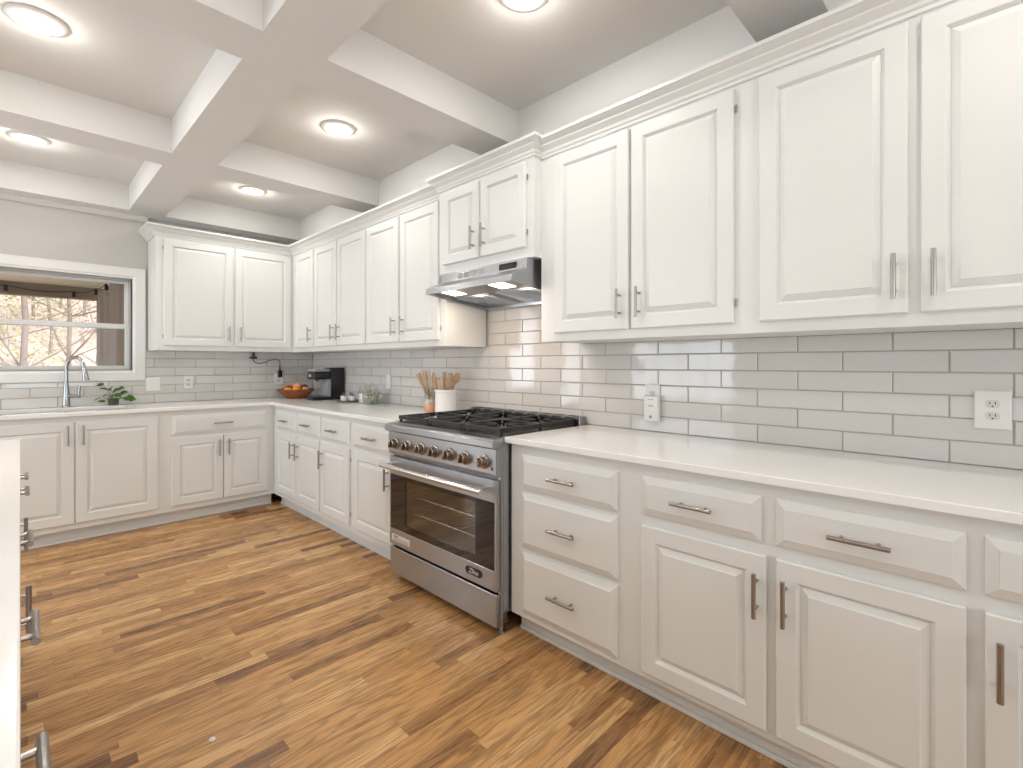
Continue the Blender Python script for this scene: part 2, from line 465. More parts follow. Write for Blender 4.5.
# coffered ceiling
mb = MB()
cx = [(-1.335, -.205), (-2.715, -1.58), (-4.095, -2.96), (-5.45, -4.34)]
cy = [(-1.455, -.165), (-2.985, -1.70), (-4.52, -3.225), (-6.055, -4.76), (-7.59, -6.295)]
xs = sorted({XL, 0.006, *[v for c in cx for v in c]}); ys = sorted({YF, 0.006, *[v for c in cy for v in c]})
for p, q in zip(xs[:-1], xs[1:]):
    for s, t in zip(ys[:-1], ys[1:]):
        if (p, q) in cx and (s, t) in cy:
            mb.quad((p, s, ZT), (q, s, ZT), (q, t, ZT), (p, t, ZT))
            for a, b in (((p, s), (q, s)), ((q, s), (q, t)), ((q, t), (p, t)), ((p, t), (p, s))):
                mb.quad((*a, ZC), (*b, ZC), (*b, ZT), (*a, ZT))
        else:
            mb.quad((p, s, ZC), (q, s, ZC), (q, t, ZC), (p, t, ZC))
bmesh.ops.remove_doubles(mb.bm, verts=mb.bm.verts[:], dist=1e-5)
struct(mb, 'ceiling', M['ceil'])
struct(MB().box(XL - .2, .2, YF - .2, .2, 2.9, 3.0), 'light_block_slab', M['ceil'])  # unseen slab above the coffers, added to block light from overhead

# crown trim where the wall meets the beams
CR = [(0, 0), (.006, 0), (.010, .008), (.020, .018), (.026, .026), (.030, .030), (.030, .038), (0, .038)]
struct(MB().sweep([(o, 2.4615 + z) for o, z in CR], [(XL, .005, 0, -1), (-1.43, .005, 0, -1)]), 'trim_1', M['trim'])

# window casing, sashes, glass
def casing(name, x0, x1, z0, z1, w=.088, d=.022, y=.006):
    mb = MB()
    b = mb.bm
    rings = []
    for (i, dd) in ((-w, 0), (-w, d), (-w + .006, d + .003), (-.02, d + .003), (-.01, d - .004), (0, d - .006), (0, -.05)):
        rings.append([b.verts.new((u, y - dd, z)) for (u, z) in ((x0 + i, z0 + i), (x1 - i, z0 + i), (x1 - i, z1 - i), (x0 + i, z1 - i))])
    for a, c in zip(rings[:-1], rings[1:]):
        for k in range(4): b.faces.new((a[k], a[(k + 1) % 4], c[(k + 1) % 4], c[k]))
    o = struct(mb, name, M['trim']); return o
wx0, wx1, wz0, wz1 = WIN
casing('trim_2', *WIN)
w = thing('window_1', (0, 0, 0), None, None); w['kind'] = 'structure'
def rectframe(mb, x0, x1, z0, z1, y0, y1, l, r, b, t):
    mb.box(x0, x0 + l, y0, y1, z0, z1, .002); mb.box(x1 - r, x1, y0, y1, z0, z1, .002)
    mb.box(x0 + l, x1 - r, y0, y1, z0, z0 + b, .002); mb.box(x0 + l, x1 - r, y0, y1, z1 - t, z1, .002)
mb = MB(); rectframe(mb, wx0, wx1, wz0, wz1, .055, .135, .014, .014, .010, .016); mb.make('window_frame', M['sash_dk'], w)
mb = MB(); rectframe(mb, wx0 + .014, wx1 - .014, 1.545, wz1 - .016, .092, .125, .026, .026, .030, .02); up = mb.make('upper_sash', M['sash'], w)
mb = MB(); rectframe(mb, wx0 + .014, wx1 - .014, wz0 + .010, 1.585, .055, .088, .028, .028, .03, .038); lo = mb.make('lower_sash', M['sash'], w)
MB().box(wx0 + .04, wx1 - .04, .107, .110, 1.575, wz1 - .036).make('pane', M['pane'], up)
MB().box(wx0 + .042, wx1 - .042, .070, .073, wz0 + .04, 1.548).make('pane', M['pane'], lo)

# unseen openings that light the room: glazed doors and windows with muntins
def glazed(name, axis, c, a0, a1, z0, z1, nx, nz):
    g = thing(name, (0, 0, 0), None, None); g['kind'] = 'structure'
    mb = MB()
    def bx(p, q, s, t, dd=.04):
        if axis == 'x': mb.box(c - dd / 2, c + dd / 2, p, q, s, t)
        else: mb.box(p, q, c - dd / 2, c + dd / 2, s, t)
    f = .07
    bx(a0, a0 + f, z0, z1); bx(a1 - f, a1, z0, z1); bx(a0 + f, a1 - f, z0, z0 + f); bx(a0 + f, a1 - f, z1 - f, z1)
    for i in range(1, nx): u = a0 + (a1 - a0) * i / nx; bx(u - .018, u + .018, z0 + f, z1 - f, .03)
    for i in range(1, nz): u = z0 + (z1 - z0) * i / nz; bx(a0 + f, a1 - f, u - .012, u + .012, .026)
    mb.make('window_frame', M['trim'], g)
    mb = MB()
    if axis == 'x': mb.box(c - .045, c - .042, a0 + .02, a1 - .02, z0 + .02, z1 - .02)
    else: mb.box(a0 + .02, a1 - .02, c + .042, c + .045, z0 + .02, z1 - .02)
    mb.make('pane', M['pane'], g)
glazed('door_1', 'x', XL - .05, -2.3, -.5, .05, 2.25, 4, 1)
glazed('window_5', 'y', .08, -5.4, -4.3, .4, 2.1, 2, 1)
glazed('window_2', 'x', XL - .05, -7.4, -5.8, .6, 2.1, 2, 2)
glazed('window_3', 'y', YF - .1, -4.95, -3.05, .7, 2.2, 3, 2)
glazed('window_4', 'y', YF - .1, -2.45, -.55, .7, 2.2, 3, 2)
glazed('door_2', 'y', .08, -3.95, -3.0, .05, 2.1, 1, 1)

# ================================================================== BACKSPLASH
TH, TL, GJ = .0765, .307, .0042
def tiles(name, axis, zones, phase):
    """zones: list of (a0, a1, z0, z1) spans along the wall"""
    bm = bmesh.new(); tint = bm.loops.layers.float_color.new('tile_tint')
    rnd = random.Random(11)
    for row in range(-1, 11):
        z0 = .914 + row * TH; z1 = z0 + TH
        base = phase + (TL / 2 if row % 2 else 0)
        k0 = math.floor((-6.5 - base) / TL); k1 = math.ceil((.3 - base) / TL)
        for k in range(k0, k1):
            a0 = base + k * TL; a1 = a0 + TL
            t = rnd.uniform(-.01, .035); g = rnd.uniform(-.006, .006)
            col = (0.655 + t + g, 0.63 + t, 0.60 + t - g, 1)
            tlt = (rnd.uniform(-.0008, .0008), rnd.uniform(-.0005, .0005), rnd.uniform(0, .0006))
            for (s0, s1, q0, q1) in zones:
                p0, p1 = max(a0 + GJ / 2, s0), min(a1 - GJ / 2, s1); r0, r1 = max(z0 + GJ / 2, q0), min(z1 - GJ / 2, q1)
                if p1 - p0 < .006 or r1 - r0 < .006: continue
                bv = .0022; rings = []
                for (i, d) in ((0, 0), (0, .0045), (bv, .0065)):
                    ring = []
                    for (cu, cz, a, z) in ((0, 0, p0 + i, r0 + i), (1, 0, p1 - i, r0 + i), (1, 1, p1 - i, r1 - i), (0, 1, p0 + i, r1 - i)):
                        dd = d + (tlt[0] * (cu - .5) + tlt[1] * (cz - .5) + tlt[2] if d else 0)
                        ring.append(bm.verts.new((.002 - dd, a, z) if axis == 'x' else (a, .002 - dd, z)))
                    rings.append(ring)
                fs = []
                for A, B in zip(rings[:-1], rings[1:]):
                    for j in range(4): fs.append(bm.faces.new((A[j], A[(j + 1) % 4], B[(j + 1) % 4], B[j])))
                fs.append(bm.faces.new(rings[-1]))
                for f in fs:
                    for l in f.loops: l[tint] = col
    mb = MB(); mb.bm.free(); mb.bm = bm
    g = MB()
    for (s0, s1, q0, q1) in zones:
        if axis == 'x': g.box(-.0005, .0059, s0, s1, q0, q1)
        else: g.box(s0, s1, -.0005, .0059, q0, q1)
    go = struct(g, name, M['grout'])
    # tiles are a child of the grout bed
    o = mb.make('tile_field', M['tile'], go)
    return go
tiles('trim_3', 'x', [(-6.3, -3.52, .9145, 1.362), (-3.52, -2.765, .88, 1.75), (-2.765, -.001, .9145, 1.362)], -4.15)
tiles('trim_4', 'y', [(-2.9, -1.449, .9145, 1.105), (-1.449, -.007, .9145, 1.362)], -.77)

# ================================================================== LOWER CABINETS
CF = -.612
fR, fB = FR(CF), FB(CF)
def body_R(root, y0, y1, toe=True, z1=.8865):
    MB().box(CF, -.005, y0, y1, .10, z1).make('cabinet_body', M['cab'], root)
    if toe:
        m_ = MB().box(-.545, -.005, y0, y1, 0, .0995)
        m_.box(-.557, -.545, y0, y1, 0, .018, .004)
        m_.make('toe_kick', M['cab'], root)
def base(loc, label): return thing('base_cabinet', loc, label, 'cabinet')

# -- right of the range
b1 = base((-.3, -3.90, 0), 'white base cabinet of three stacked drawers right beside the steel range')
body_R(b1, -4.215, -3.582)
for z0, z1 in ((.686, .838), (.425, .668), (.128, .402)): drawer(fR, -4.158, -3.657, z0, z1, b1, .14)
b2 = base((-.3, -4.70, 0), 'wide white base cabinet with two drawers over two doors whose handles face each other')
body_R(b2, -5.151, -4.215)
drawer(fR, -4.672, -4.262, .702, .842, b2, .14, hu=-4.462); drawer(fR, -5.135, -4.712, .702, .842, b2, .14)
door(fR, -4.686, -4.262, .128, .664, b2, hu=-4.662, hz=.545)
door(fR, -5.135, -4.714, .128, .664, b2, hu=-4.742, hz=.545)
b3 = base((-.3, -5.45, 0), 'white base cabinet cut off by the right picture edge, one vertical handle showing')
body_R(b3, -5.80, -5.151)
drawer(fR, -5.62, -5.167, .702, .842, b3); door(fR, -5.62, -5.167, .128, .664, b3, hu=-5.193, hz=.545)

# -- left of the range
b4 = base((-.3, -1.12, 0), 'narrow white base cabinet in the inner corner with two doors and two small drawers')
body_R(b4, -1.578, -.613)
drawer(fR, -1.140, -.716, .690, .850, b4, .13); drawer(fR, -1.570, -1.156, .690, .850, b4, .13)
door(fR, -1.132, -.716, .145, .668, b4, hu=-1.090, hz=.545); door(fR, -1.566, -1.150, .145, .668, b4, hu=-1.192, hz=.545)
b5 = base((-.3, -1.81, 0), 'white single door base cabinet with silver hinges, second from the range on its left')
body_R(b5, -2.064, -1.578)
drawer(fR, -2.030, -1.598, .690, .850, b5, .13)
door(fR, -2.030, -1.590, .145, .668, b5, hu=-1.632, hz=.545, hside=-2.037)
b6 = base((-.3, -2.36, 0), 'white base cabinet with one drawer and one door touching the left side of the range')
body_R(b6, -2.652, -2.064)
drawer(fR, -2.60, -2.085, .690, .850, b6, .14); door(fR, -2.60, -2.095, .145, .668, b6, hu=-2.545, hz=.545)

# -- back wall run
def body_B(root, x0, x1, z1=.8865):
    MB().box(x0, x1, CF, -.005, .10, z1).make('cabinet_body', M['cab'], root)
    m_ = MB().box(x0, x1, -.545, -.005, 0, .0995); m_.box(x0, x1, -.557, -.545, 0, .018, .004)
    m_.make('toe_kick', M['cab'], root)
b7 = base((-1.0, -.3, 0), 'white base cabinet on the window wall with one long drawer over two doors')
body_B(b7, -1.420, -.613)
m_ = MB().box(-.613, -.005, CF, -.005, .10, .8865).make('corner_body', M['cab'], b7)
drawer(fB, -1.377, -.672, .692, .844, b7, .14)
door(fB, -1.377, -1.020, .142, .668, b7, hu=-1.052, hz=.565); door(fB, -1.014, -.672, .142, .668, b7, hu=-.982, hz=.565)
b8 = base((-1.95, -.3, 0), 'tall-doored white sink base cabinet below the window, no drawers')
MB().box(-2.46, -1.420, CF, -.56, .10, .8865).box(-2.46, -1.420, -.56, -.005, .10, .6).make('cabinet_body', M['cab'], b8)
m_ = MB().box(-2.46, -1.420, -.545, -.005, 0, .0995); m_.box(-2.46, -1.420, -.557, -.545, 0, .018, .004); m_.make('toe_kick', M['cab'], b8)
door(fB, -2.41, -1.942, .140, .846, b8, hu=-1.978, hz=.755, hl=.14, stile=.06); door(fB, -1.936, -1.462, .140, .846, b8, hu=-1.898, hz=.755, hl=.14, stile=.06)
b9 = base((-2.75, -.3, 0), 'white base cabinet left of the sink, behind the island')
body_B(b9, -3.0, -2.46); door(fB, -2.95, -2.50, .142, .846, b9)

# ================================================================== COUNTERTOPS
CT0, CT1 = .887, .914
SX0, SX1, SY0, SY1 = -2.36, -1.60, -.52, -.13
def poly_slab(outer, hole, name, label, cat):
    b = bmesh.new()
    vo = [b.verts.new((x, y, CT1)) for x, y in outer]; es = [b.edges.new((vo[i], vo[(i + 1) % len(vo)])) for i in range(len(vo))]
    if hole:
        vh = [b.verts.new((x, y, CT1)) for x, y in hole]; es += [b.edges.new((vh[i], vh[(i + 1) % len(vh)])) for i in range(len(vh))]
    bmesh.ops.triangle_fill(b, edges=es, use_beauty=True)
    r = bmesh.ops.extrude_face_region(b, geom=b.faces[:])
    vs = [g for g in r['geom'] if isinstance(g, bmesh.types.BMVert)]
    bmesh.ops.translate(b, verts=vs, vec=(0, 0, CT0 - CT1))
    bmesh.ops.dissolve_limit(b, angle_limit=R(2), verts=b.verts[:], edges=b.edges[:])
    mb = MB(); mb.bm.free(); mb.bm = b
    o = mb.make(name, M['quartz'])
    bv = o.modifiers.new('bevel', 'BEVEL'); bv.width = .003; bv.segments = 2; bv.limit_method = 'ANGLE'; bv.angle_limit = R(60)
    return setp(o, label, cat)
poly_slab([(-3.0, -.65), (-.65, -.65), (-.65, -2.652), (-.001, -2.652), (-.001, -.001), (-3.0, -.001)],
          [(SX0, SY0), (SX1, SY0), (SX1, SY1), (SX0, SY1)], 'countertop',
          'long L-shaped white quartz countertop running from the sink round the corner to the range', 'countertop')
poly_slab([(-.65, -5.8), (-.001, -5.8), (-.001, -3.572), (-.65, -3.572)], None, 'countertop',
          'empty straight white quartz countertop right of the range', 'countertop')

# sink
s = thing('kitchen_sink', (-1.98, -.325, .70), 'undermount sink set in the white counter under the window', 'sink')
mb = MB(); t = .004
x0, x1, y0, y1 = SX0 - .008, SX1 + .008, SY0 - .008, SY1 + .008
for a in ((x0 - t, x0, y0, y1), (x1, x1 + t, y0, y1), (x0, x1, y0 - t, y0), (x0, x1, y1, y1 + t)): mb.box(*a, .70, .886)
mb.box(x0, x1, y0, y1, .696, .70); mb.make('basin', M['sinkm'], s)
MB().lathe((-1.98, -.3, .7005), [(0, 0), (.03, 0), (.04, .003), (.045, .001), (.045, 0)], 24).make('drain', M['chrome'], s, smooth=40)

# faucet
f = thing('kitchen_faucet', (-1.953, -.085, .914), 'brushed nickel pull-down gooseneck faucet behind the sink', 'faucet')
fx, fy = -1.953, -.085
mb = MB(); mb.lathe((fx, fy, .9142), [(0, 0), (.030, 0), (.031, .004), (.027, .010), (.024, .02), (.021, .09), (.0165, .16), (.0135, .19), (0, .19)], 24)
mb.make('faucet_body', M['faucet'], f, smooth=40)
dx, dy = .65, -.76   # direction of the spout
pts = []; rad = .072
for i in range(8): pts.append((fx, fy, 1.095 + .115 * i / 7))
for i in range(1, 15):
    a = math.pi * i / 15 * 1.08
    h = rad * (1 - math.cos(a)); pts.append((fx + dx * h, fy + dy * h, 1.21 + rad * 1.25 * math.sin(a)))
mb = MB(); mb.tube(pts, .0125, 14); mb.make('gooseneck', M['faucet'], f, smooth=60)
e = Vector(pts[-1]); 
mb = MB(); mb.cyl(e + Vector((0, 0, .01)), e + Vector((.006, -.006, -.035)), .0145, .017, 18); mb.cyl(e + Vector((.006, -.006, -.035)), e + Vector((.012, -.010, -.085)), .0175, .0225, 18)
mb.make('spray_head', M['faucet'], f, smooth=40)
mb = MB(); mb.cyl((fx, fy, 1.0), (fx + .068, fy - .02, 1.0), .013, n=14); mb.sph((fx + .068, fy - .02, 1.0), .0155, n=14)
mb.cyl((fx + .070, fy - .022, 1.0), (fx + .078, fy - .03, 1.080), .010, .008, 12); mb.make('lever', M['faucet'], f, smooth=50)

# ================================================================== UPPER CABINETS
UF = -.342; fU, fV = FR(UF), FB(UF)
def upper(loc, label): return thing('wall_cabinet', loc, label, 'cabinet')
Z0, Z1, D0, D1 = 1.362, 2.30, 1.402, 2.275
def ubody_R(root, y0, y1, x=UF, z0=Z0, z1=Z1): MB().box(x, -.0065, y0, y1, z0, z1).make('cabinet_body', M['cab'], root)
HZ = 1.512
u1 = upper((-.17, -4.0, Z0), 'white two-door wall cabinet just right of the range hood, handles meeting in the middle')
ubody_R(u1, -4.532, -3.529)
door(fU, -4.044, -3.624, D0, D1, u1, hu=-4.004, hz=HZ, hl=.13); door(fU, -4.488, -4.058, D0, D1, u1, hu=-4.100, hz=HZ, hl=.13, hside=-4.495)
u2 = upper((-.17, -5.1, Z0), 'white wall cabinet nearest the camera at upper right, cropped by the picture edge')
ubody_R(u2, -5.80, -4.532)
door(fU, -4.997, -4.579, D0, D1, u2, hu=-4.966, hz=HZ, hl=.135); door(fU, -5.50, -5.027, D0, D1, u2, hu=-5.058, hz=HZ, hl=.135)
u3 = upper((-.17, -.6, Z0), 'narrow single-door white wall cabinet in the corner on the range wall')
ubody_R(u3, -.850, -.343)
door(fU, -.838, -.426, D0, D1, u3, hu=-.795, hz=HZ, hl=.13)
u4 = upper((-.17, -1.3, Z0), 'middle two-door white wall cabinet left of the hood, above the glass jars')
ubody_R(u4, -1.770, -.850)
door(fU, -1.283, -.862, D0, D1, u4, hu=-1.240, hz=HZ, hl=.13); door(fU, -1.758, -1.302, D0, D1, u4, hu=-1.345, hz=HZ, hl=.13, hside=-1.764)
u5 = upper((-.17, -2.2, Z0), 'two-door white wall cabinet touching the left side of the hood cabinet, above the utensils')
ubody_R(u5, -2.744, -1.770)
door(fU, -2.219, -1.782, D0, D1, u5, hu=-2.176, hz=HZ, hl=.13); door(fU, -2.681, -2.243, D0, D1, u5, hu=-2.288, hz=HZ, hl=.13, hside=-2.688)
u6 = upper((-.9, -.17, Z0), 'two-door white wall cabinet on the window wall, right of the window')
MB().box(-1.430, -.343, UF, -.0065, Z0, Z1).make('cabinet_body', M['cab'], u6)
MB().box(-.343, -.0065, UF, -.0065, Z0, Z1).make('corner_body', M['cab'], u6)
door(fV, -1.377, -.867, D0, D1, u6, hu=-.905, hz=HZ, hl=.13, hside=-1.384); door(fV, -.850, -.365, D0, D1, u6, hu=-.812, hz=HZ, hl=.13)
# hood cabinet, deeper and shorter
HX = -.397; fH = FR(HX)
u7 = upper((-.2, -3.14, 1.80), 'short two-door white cabinet mounted over the steel range hood')
MB().box(HX, -.0065, -3.5285, -2.745, 1.790, 2.31).make('cabinet_body', M['cab'], u7)
door(fH, -3.125, -2.800, 1.845, 2.275, u7, hu=-3.088, hz=1.955, hl=.13, stile=.05)
door(fH, -3.480, -3.140, 1.845, 2.275, u7, hu=-3.178, hz=1.955, hl=.13, stile=.05, hside=-3.487)
CP = [(0, 0), (.008, 0), (.010, .010), (.016, .016), (.020, .026), (.034, .040), (.040, .046), (.042, .052), (.056, .062), (.062, .068), (.068, .070), (.068, .084), (0, .084)]
def crown(z): return [(o, z + q) for o, q in CP]
m_ = MB().sweep([(o * .86, z) for o, z in crown(2.298)], [(HX + .35, -3.529, 0, -1), (HX, -3.529, -1, -1), (HX, -2.746, -1, 1), (HX + .35, -2.746, 0, 1)])
m_.make('crown_moulding', M['cab'], u7)
o = MB().sweep(crown(2.290), [(-1.431, -.0065, -1, 0), (-1.431, UF, -1, -1), (UF, UF, -1, -1), (UF, -2.752, -1, 0)]).make('crown_moulding', M['cab'])
setp(o, 'white crown moulding capping the wall cabinets from the window to the hood', 'moulding')
o = MB().sweep(crown(2.290), [(UF, -3.532, -1, 0), (UF, -5.80, -1, 0)]).make('crown_moulding', M['cab'])
setp(o, 'long white crown moulding along the cabinets right of the hood', 'moulding')

# ================================================================== RANGE HOOD
h = thing('range_hood', (-.3, -3.15, 1.62), 'stainless steel under-cabinet range hood with its lamps lit above the cooktop', 'range hood')
hy0, hy1 = -3.500, -2.790
def hp(p, t): return (p[0], t, p[1])
mb = MB()
pr = [(-.008, 1.789), (-.418, 1.789), (-.424, 1.735), (-.528, 1.690), (-.532, 1.658), (-.523, 1.658), (-.518, 1.683), (-.414, 1.725), (-.409, 1.778), (-.008, 1.778)]
mb.prism(pr, hp, hy0 + .003, hy1 - .003)
side = [(-.008, 1.789), (-.418, 1.789), (-.424, 1.735), (-.528, 1.690), (-.532, 1.658), (-.008, 1.600)]
mb.prism(side, hp, hy0, hy0 + .003); mb.prism(side, hp, hy1 - .003, hy1)
mb.make('hood_shell', M['steel'], h)
mb = MB(); mb.prism([(-.045, 1.605), (-.008, 1.600), (-.008, 1.64), (-.045, 1.64)], hp, hy0 + .004, hy1 - .004); mb.make('rear_rail', M['steel'], h)
mb = MB(); mb.prism([(-.526, 1.672), (-.045, 1.625), (-.045, 1.635), (-.526, 1.682)], hp, hy0 + .004, hy1 - .004); mb.make('underside_panel', M['steel_dk'], h)
for c in (-3.33, -2.97):
    mb = MB()
    mb.prism([(-.33, 1.650), (-.07, 1.6245), (-.07, 1.628), (-.33, 1.6535)], hp, c - .15, c + .15)
    for k in range(9):
        x = -.315 + k * .028; z = 1.650 + (x + .33) * (-.098) - .002
        mb.box(x, x + .012, c - .14, c + .14, z - .002, z + .001)
    mb.make('grease_filter', M['steel'], h)
for c in (-3.33, -2.93):
    m2 = MB().prism([(-.48, 1.6655), (-.38, 1.6555), (-.38, 1.6605), (-.48, 1.6705)], hp, c - .055, c + .055).make('hood_lamp', M['hoodlens'], h)
mb = MB(); mb.box(-.4245, -.416, -3.43, -3.30, 1.744, 1.777, .002)
mb.make('control_display', M['blackgloss'], h)
for i in range(4):
    c = -2.98 - i * .055
    MB().box(-.425, -.416, c - .022, c + .022, 1.744, 1.774, .002).make('control_button', M['chrome'], h)
def lamp(name, loc, power, color, size, rot=(0, 0, 0), spread=180):
    l = bpy.data.lights.new(name, 'AREA'); l.shape = 'DISK'; l.size = size; l.energy = power; l.color = color; l.spread = R(spread)
    o = bpy.data.objects.new(name, l); o.location = loc; o.rotation_euler = rot; COL.objects.link(o)
for c in (-3.33, -2.93): lamp('hood_lamp_light', (-.43, c, 1.65), 1.6, (1, .80, .62), .09, (0, R(-10), 0))

# ================================================================== RANGE
r = thing('gas_range', (-.35, -3.115, 0), 'freestanding stainless steel gas range with six burners and seven knobs', 'range')
Y0, Y1 = -3.571, -2.656     # right and left sides
ym = (Y0 + Y1) / 2
mb = MB()
t = .012
mb.box(-.655, -.03, Y0, Y0 + t, .10, .885); mb.box(-.655, -.03, Y1 - t, Y1, .10, .885)
mb.box(-.04, -.03, Y0 + t, Y1 - t, .10, .885); mb.box(-.655, -.04, Y0 + t, Y1 - t, .10, .112)
mb.box(-.655, -.04, Y0 + t, Y1 - t, .70, .885)
mb.box(-.668, -.655, Y0, Y0 + .022, .06, .885, .002); mb.box(-.668, -.655, Y1 - .022, Y1, .06, .885, .002)
mb.make('range_body', M['steel'], r)
# oven cavity
mb = MB(); a, b_, c, d = Y0 + .09, Y1 - .09, .275, .63
for p in ((-.655, -.15, a - .006, a, c, d), (-.655, -.15, b_, b_ + .006, c, d), (-.655, -.15, a, b_, c - .006, c), (-.655, -.15, a, b_, d, d + .006), (-.156, -.15, a, b_, c, d)): mb.box(*p)
mb.make('oven_cavity', M['enamel'], r)
for z in (.405, .50):
    mb = MB()
    mb.cyl((-.648, a + .004, z), (-.648, b_ - .004, z), .0055, n=8); mb.cyl((-.18, a + .004, z), (-.18, b_ - .004, z), .0035, n=8)
    for k in range(24):
        y = a + .02 + k * (b_ - a - .04) / 23
        mb.cyl((-.648, y, z), (-.18, y, z), .002, n=6)
    mb.make('oven_rack', M['chrome'], r, smooth=50)
# door: steel frame around glass
xd0, xd1 = -.692, -.656
mb = MB(); dz0, dz1 = .205, .716
gy0, gy1, gz0, gz1 = Y0 + .022, Y1 - .012, .298, .612
mb.box(xd0, xd1, Y0 + .008, gy0, dz0, dz1, .002); mb.box(xd0, xd1, gy1, Y1 - .004, dz0, dz1, .002)
mb.box(xd0, xd1, gy0, gy1, dz0, gz0, .002); mb.box(xd0, xd1, gy0, gy1, gz1, dz1, .002)
dr = mb.make('oven_door', M['steel'], r)
iy0, iy1, iz0, iz1 = -3.415, -2.82, .335, .590
mb = MB()
for p in ((gy0, iy0, gz0, gz1), (iy1, gy1, gz0, gz1), (iy0, iy1, gz0, iz0), (iy0, iy1, iz1, gz1)): mb.box(-.690, -.684, p[0], p[1], p[2], p[3])
mb.make('door_glass_border', M['blackgloss'], dr)
MB().box(-.689, -.685, iy0, iy1, iz0, iz1).make('oven_window', M['ovenglass'], dr)
mb = MB(); hz = .668; hx = -.748
mb.tube([(hx, Y1 + .0, hz), (hx, Y0 + .05, hz)], .0145, 18)
for y in (Y1 - .04, Y0 + .085):
    mb.tube([(-.690, y, hz + .004), (-.72, y, hz + .004), (hx, y, hz)], .010, 12)
mb.make('oven_handle', M['chrome2'], dr, smooth=50)
# badge with raised script
mb = MB()
def pill(cy, cz, w, hgt, n=10):
    ps = []
    rr = hgt / 2
    for i in range(n + 1): a_ = -math.pi / 2 + math.pi * i / n; ps.append((cy + w / 2 - rr + rr * math.cos(a_), cz + rr * math.sin(a_)))
    for i in range(n + 1): a_ = math.pi / 2 + math.pi * i / n; ps.append((cy - w / 2 + rr + rr * math.cos(a_), cz + rr * math.sin(a_)))
    return ps
mb.prism(pill(-3.408, .257, .118, .036), lambda p, t: (t, p[0], p[1]), -.6925, -.6965)
bd = mb.make('badge', M['iron'], dr)
def text_mesh(txt, size, name, m, parent, center, shear=0.0, depth=.0006, flip=1):
    cu = bpy.data.curves.new('t', 'FONT'); cu.body = txt; cu.size = size; cu.align_x = 'CENTER'; cu.align_y = 'CENTER'; cu.shear = shear; cu.extrude = depth
    to = bpy.data.objects.new('t', cu); COL.objects.link(to)
    dg = bpy.context.evaluated_depsgraph_get(); me = bpy.data.meshes.new_from_object(to.evaluated_get(dg))
    bpy.data.objects.remove(to)
    # text faces -x: text x -> -y world, text y -> z
    me.transform(Matrix(((0, 0, -1, center[0] - WL[parent.name].x), (-1, 0, 0, center[1] - WL[parent.name].y), (0, 1, 0, center[2] - WL[parent.name].z), (0, 0, 0, 1))))
    me.materials.clear(); me.materials.append(m)
    o = bpy.data.objects.new(name, me); COL.objects.link(o); o.parent = parent; WL[o.name] = WL[parent.name]
    return o
text_mesh('Zline', .034, 'badge_lettering', M['plate'], bd, (-.6972, -3.408, .257), shear=.3)
st = MB().box(-.6935, -.692, -2.865, -2.685, .232, .268).make('sticker', M['plate'], dr, label='white paper sticker')
text_mesh('ENERGY', .013, 'sticker_print', M['print'], st, (-.6938, -2.73, .258))
m_ = MB()
for k in range(3): m_.box(-.694, -.6935, -2.85, -2.70, .236 + k * .006, .238 + k * .006)
m_.make('sticker_lines', M['print'], st)
# lower drawer
mb = MB(); mb.box(-.690, -.655, Y0 + .008, Y1 - .004, .040, .190, .003); mb.make('storage_drawer', M['steel'], r)
MB().box(-.655, -.60, Y0 + .03, Y1 - .03, .03, .075).make('kick_plate', M['steel_dk'], r)
for y in (Y0 + .03, Y1 - .03):
    for x in (-.64, -.1):
        MB().cyl((x, y, 0), (x, y, .012), .020, n=16).cyl((x, y, .012), (x, y, .06), .012, n=12).make('foot', M['steel'], r, smooth=40)
# control panel
mb = MB(); mb.prism([(-.655, .726), (-.692, .729), (-.700, .745), (-.700, .858), (-.655, .862)], hp, Y0 + .004, Y1 - .004); cpn = mb.make('control_panel', M['steel'], r)
kx = -.7005
for i, y in enumerate((-2.735, -2.865, -2.990, -3.110, -3.235, -3.355, -3.490)):
    Q = Matrix.Rotation(R(-90), 4, 'Y')
    mb = MB(); mb.lathe((kx, y, .796), [(0, 0), (.034, 0), (.034, .004), (.030, .007), (.024, .008), (.024, .030), (.020, .034), (0, .034)], 28, Q)
    mb.obox(Matrix.Translation((kx - .038, y, .796)) @ Matrix.Rotation(R(8 if i != 6 else -20), 4, 'X'), .018, .010, .044, .003)
    mb.make('knob', M['bronze'], r, smooth=40)
MB().cyl((-.700, -3.555 + .012, .768), (-.7035, -3.543, .768), .006, n=14).make('igniter_button', mat('purple_indicator', (.10, .05, .22), .3), cpn, smooth=40)
# bullnose and cooktop
mb = MB()
mb.prism([(-.655, .862), (-.715, .862), (-.724, .870), (-.724, .894), (-.715, .905), (-.655, .9085)], hp, Y0, Y1); mb.make('bullnose', M['steel'], r)
mb = MB(); mb.box(-.655, -.012, Y0 + .001, Y1 - .001, .886, .9085, .002); mb.make('cooktop', M['steel'], r)
MB().box(-.645, -.075, Y0 + .02, Y1 - .02, .9085, .911).make('burner_tray', M['iron'], r)
# burners
for cyi, yc in enumerate((Y0 + .165, ym, Y1 - .165)):
    for xc in (-.50, -.21):
        mb = MB(); mb.lathe((xc, yc, .911), [(0, 0), (.052, 0), (.052, .006), (.040, .010), (.040, .014), (.036, .018), (0, .018)], 28); bo = mb.make('burner', M['iron'], r, smooth=40)
        MB().lathe((xc, yc, .9110), [(.053, 0), (.058, 0), (.058, .004), (.053, .007)], 28).make('burner_ring', M['coil'], bo, smooth=40)
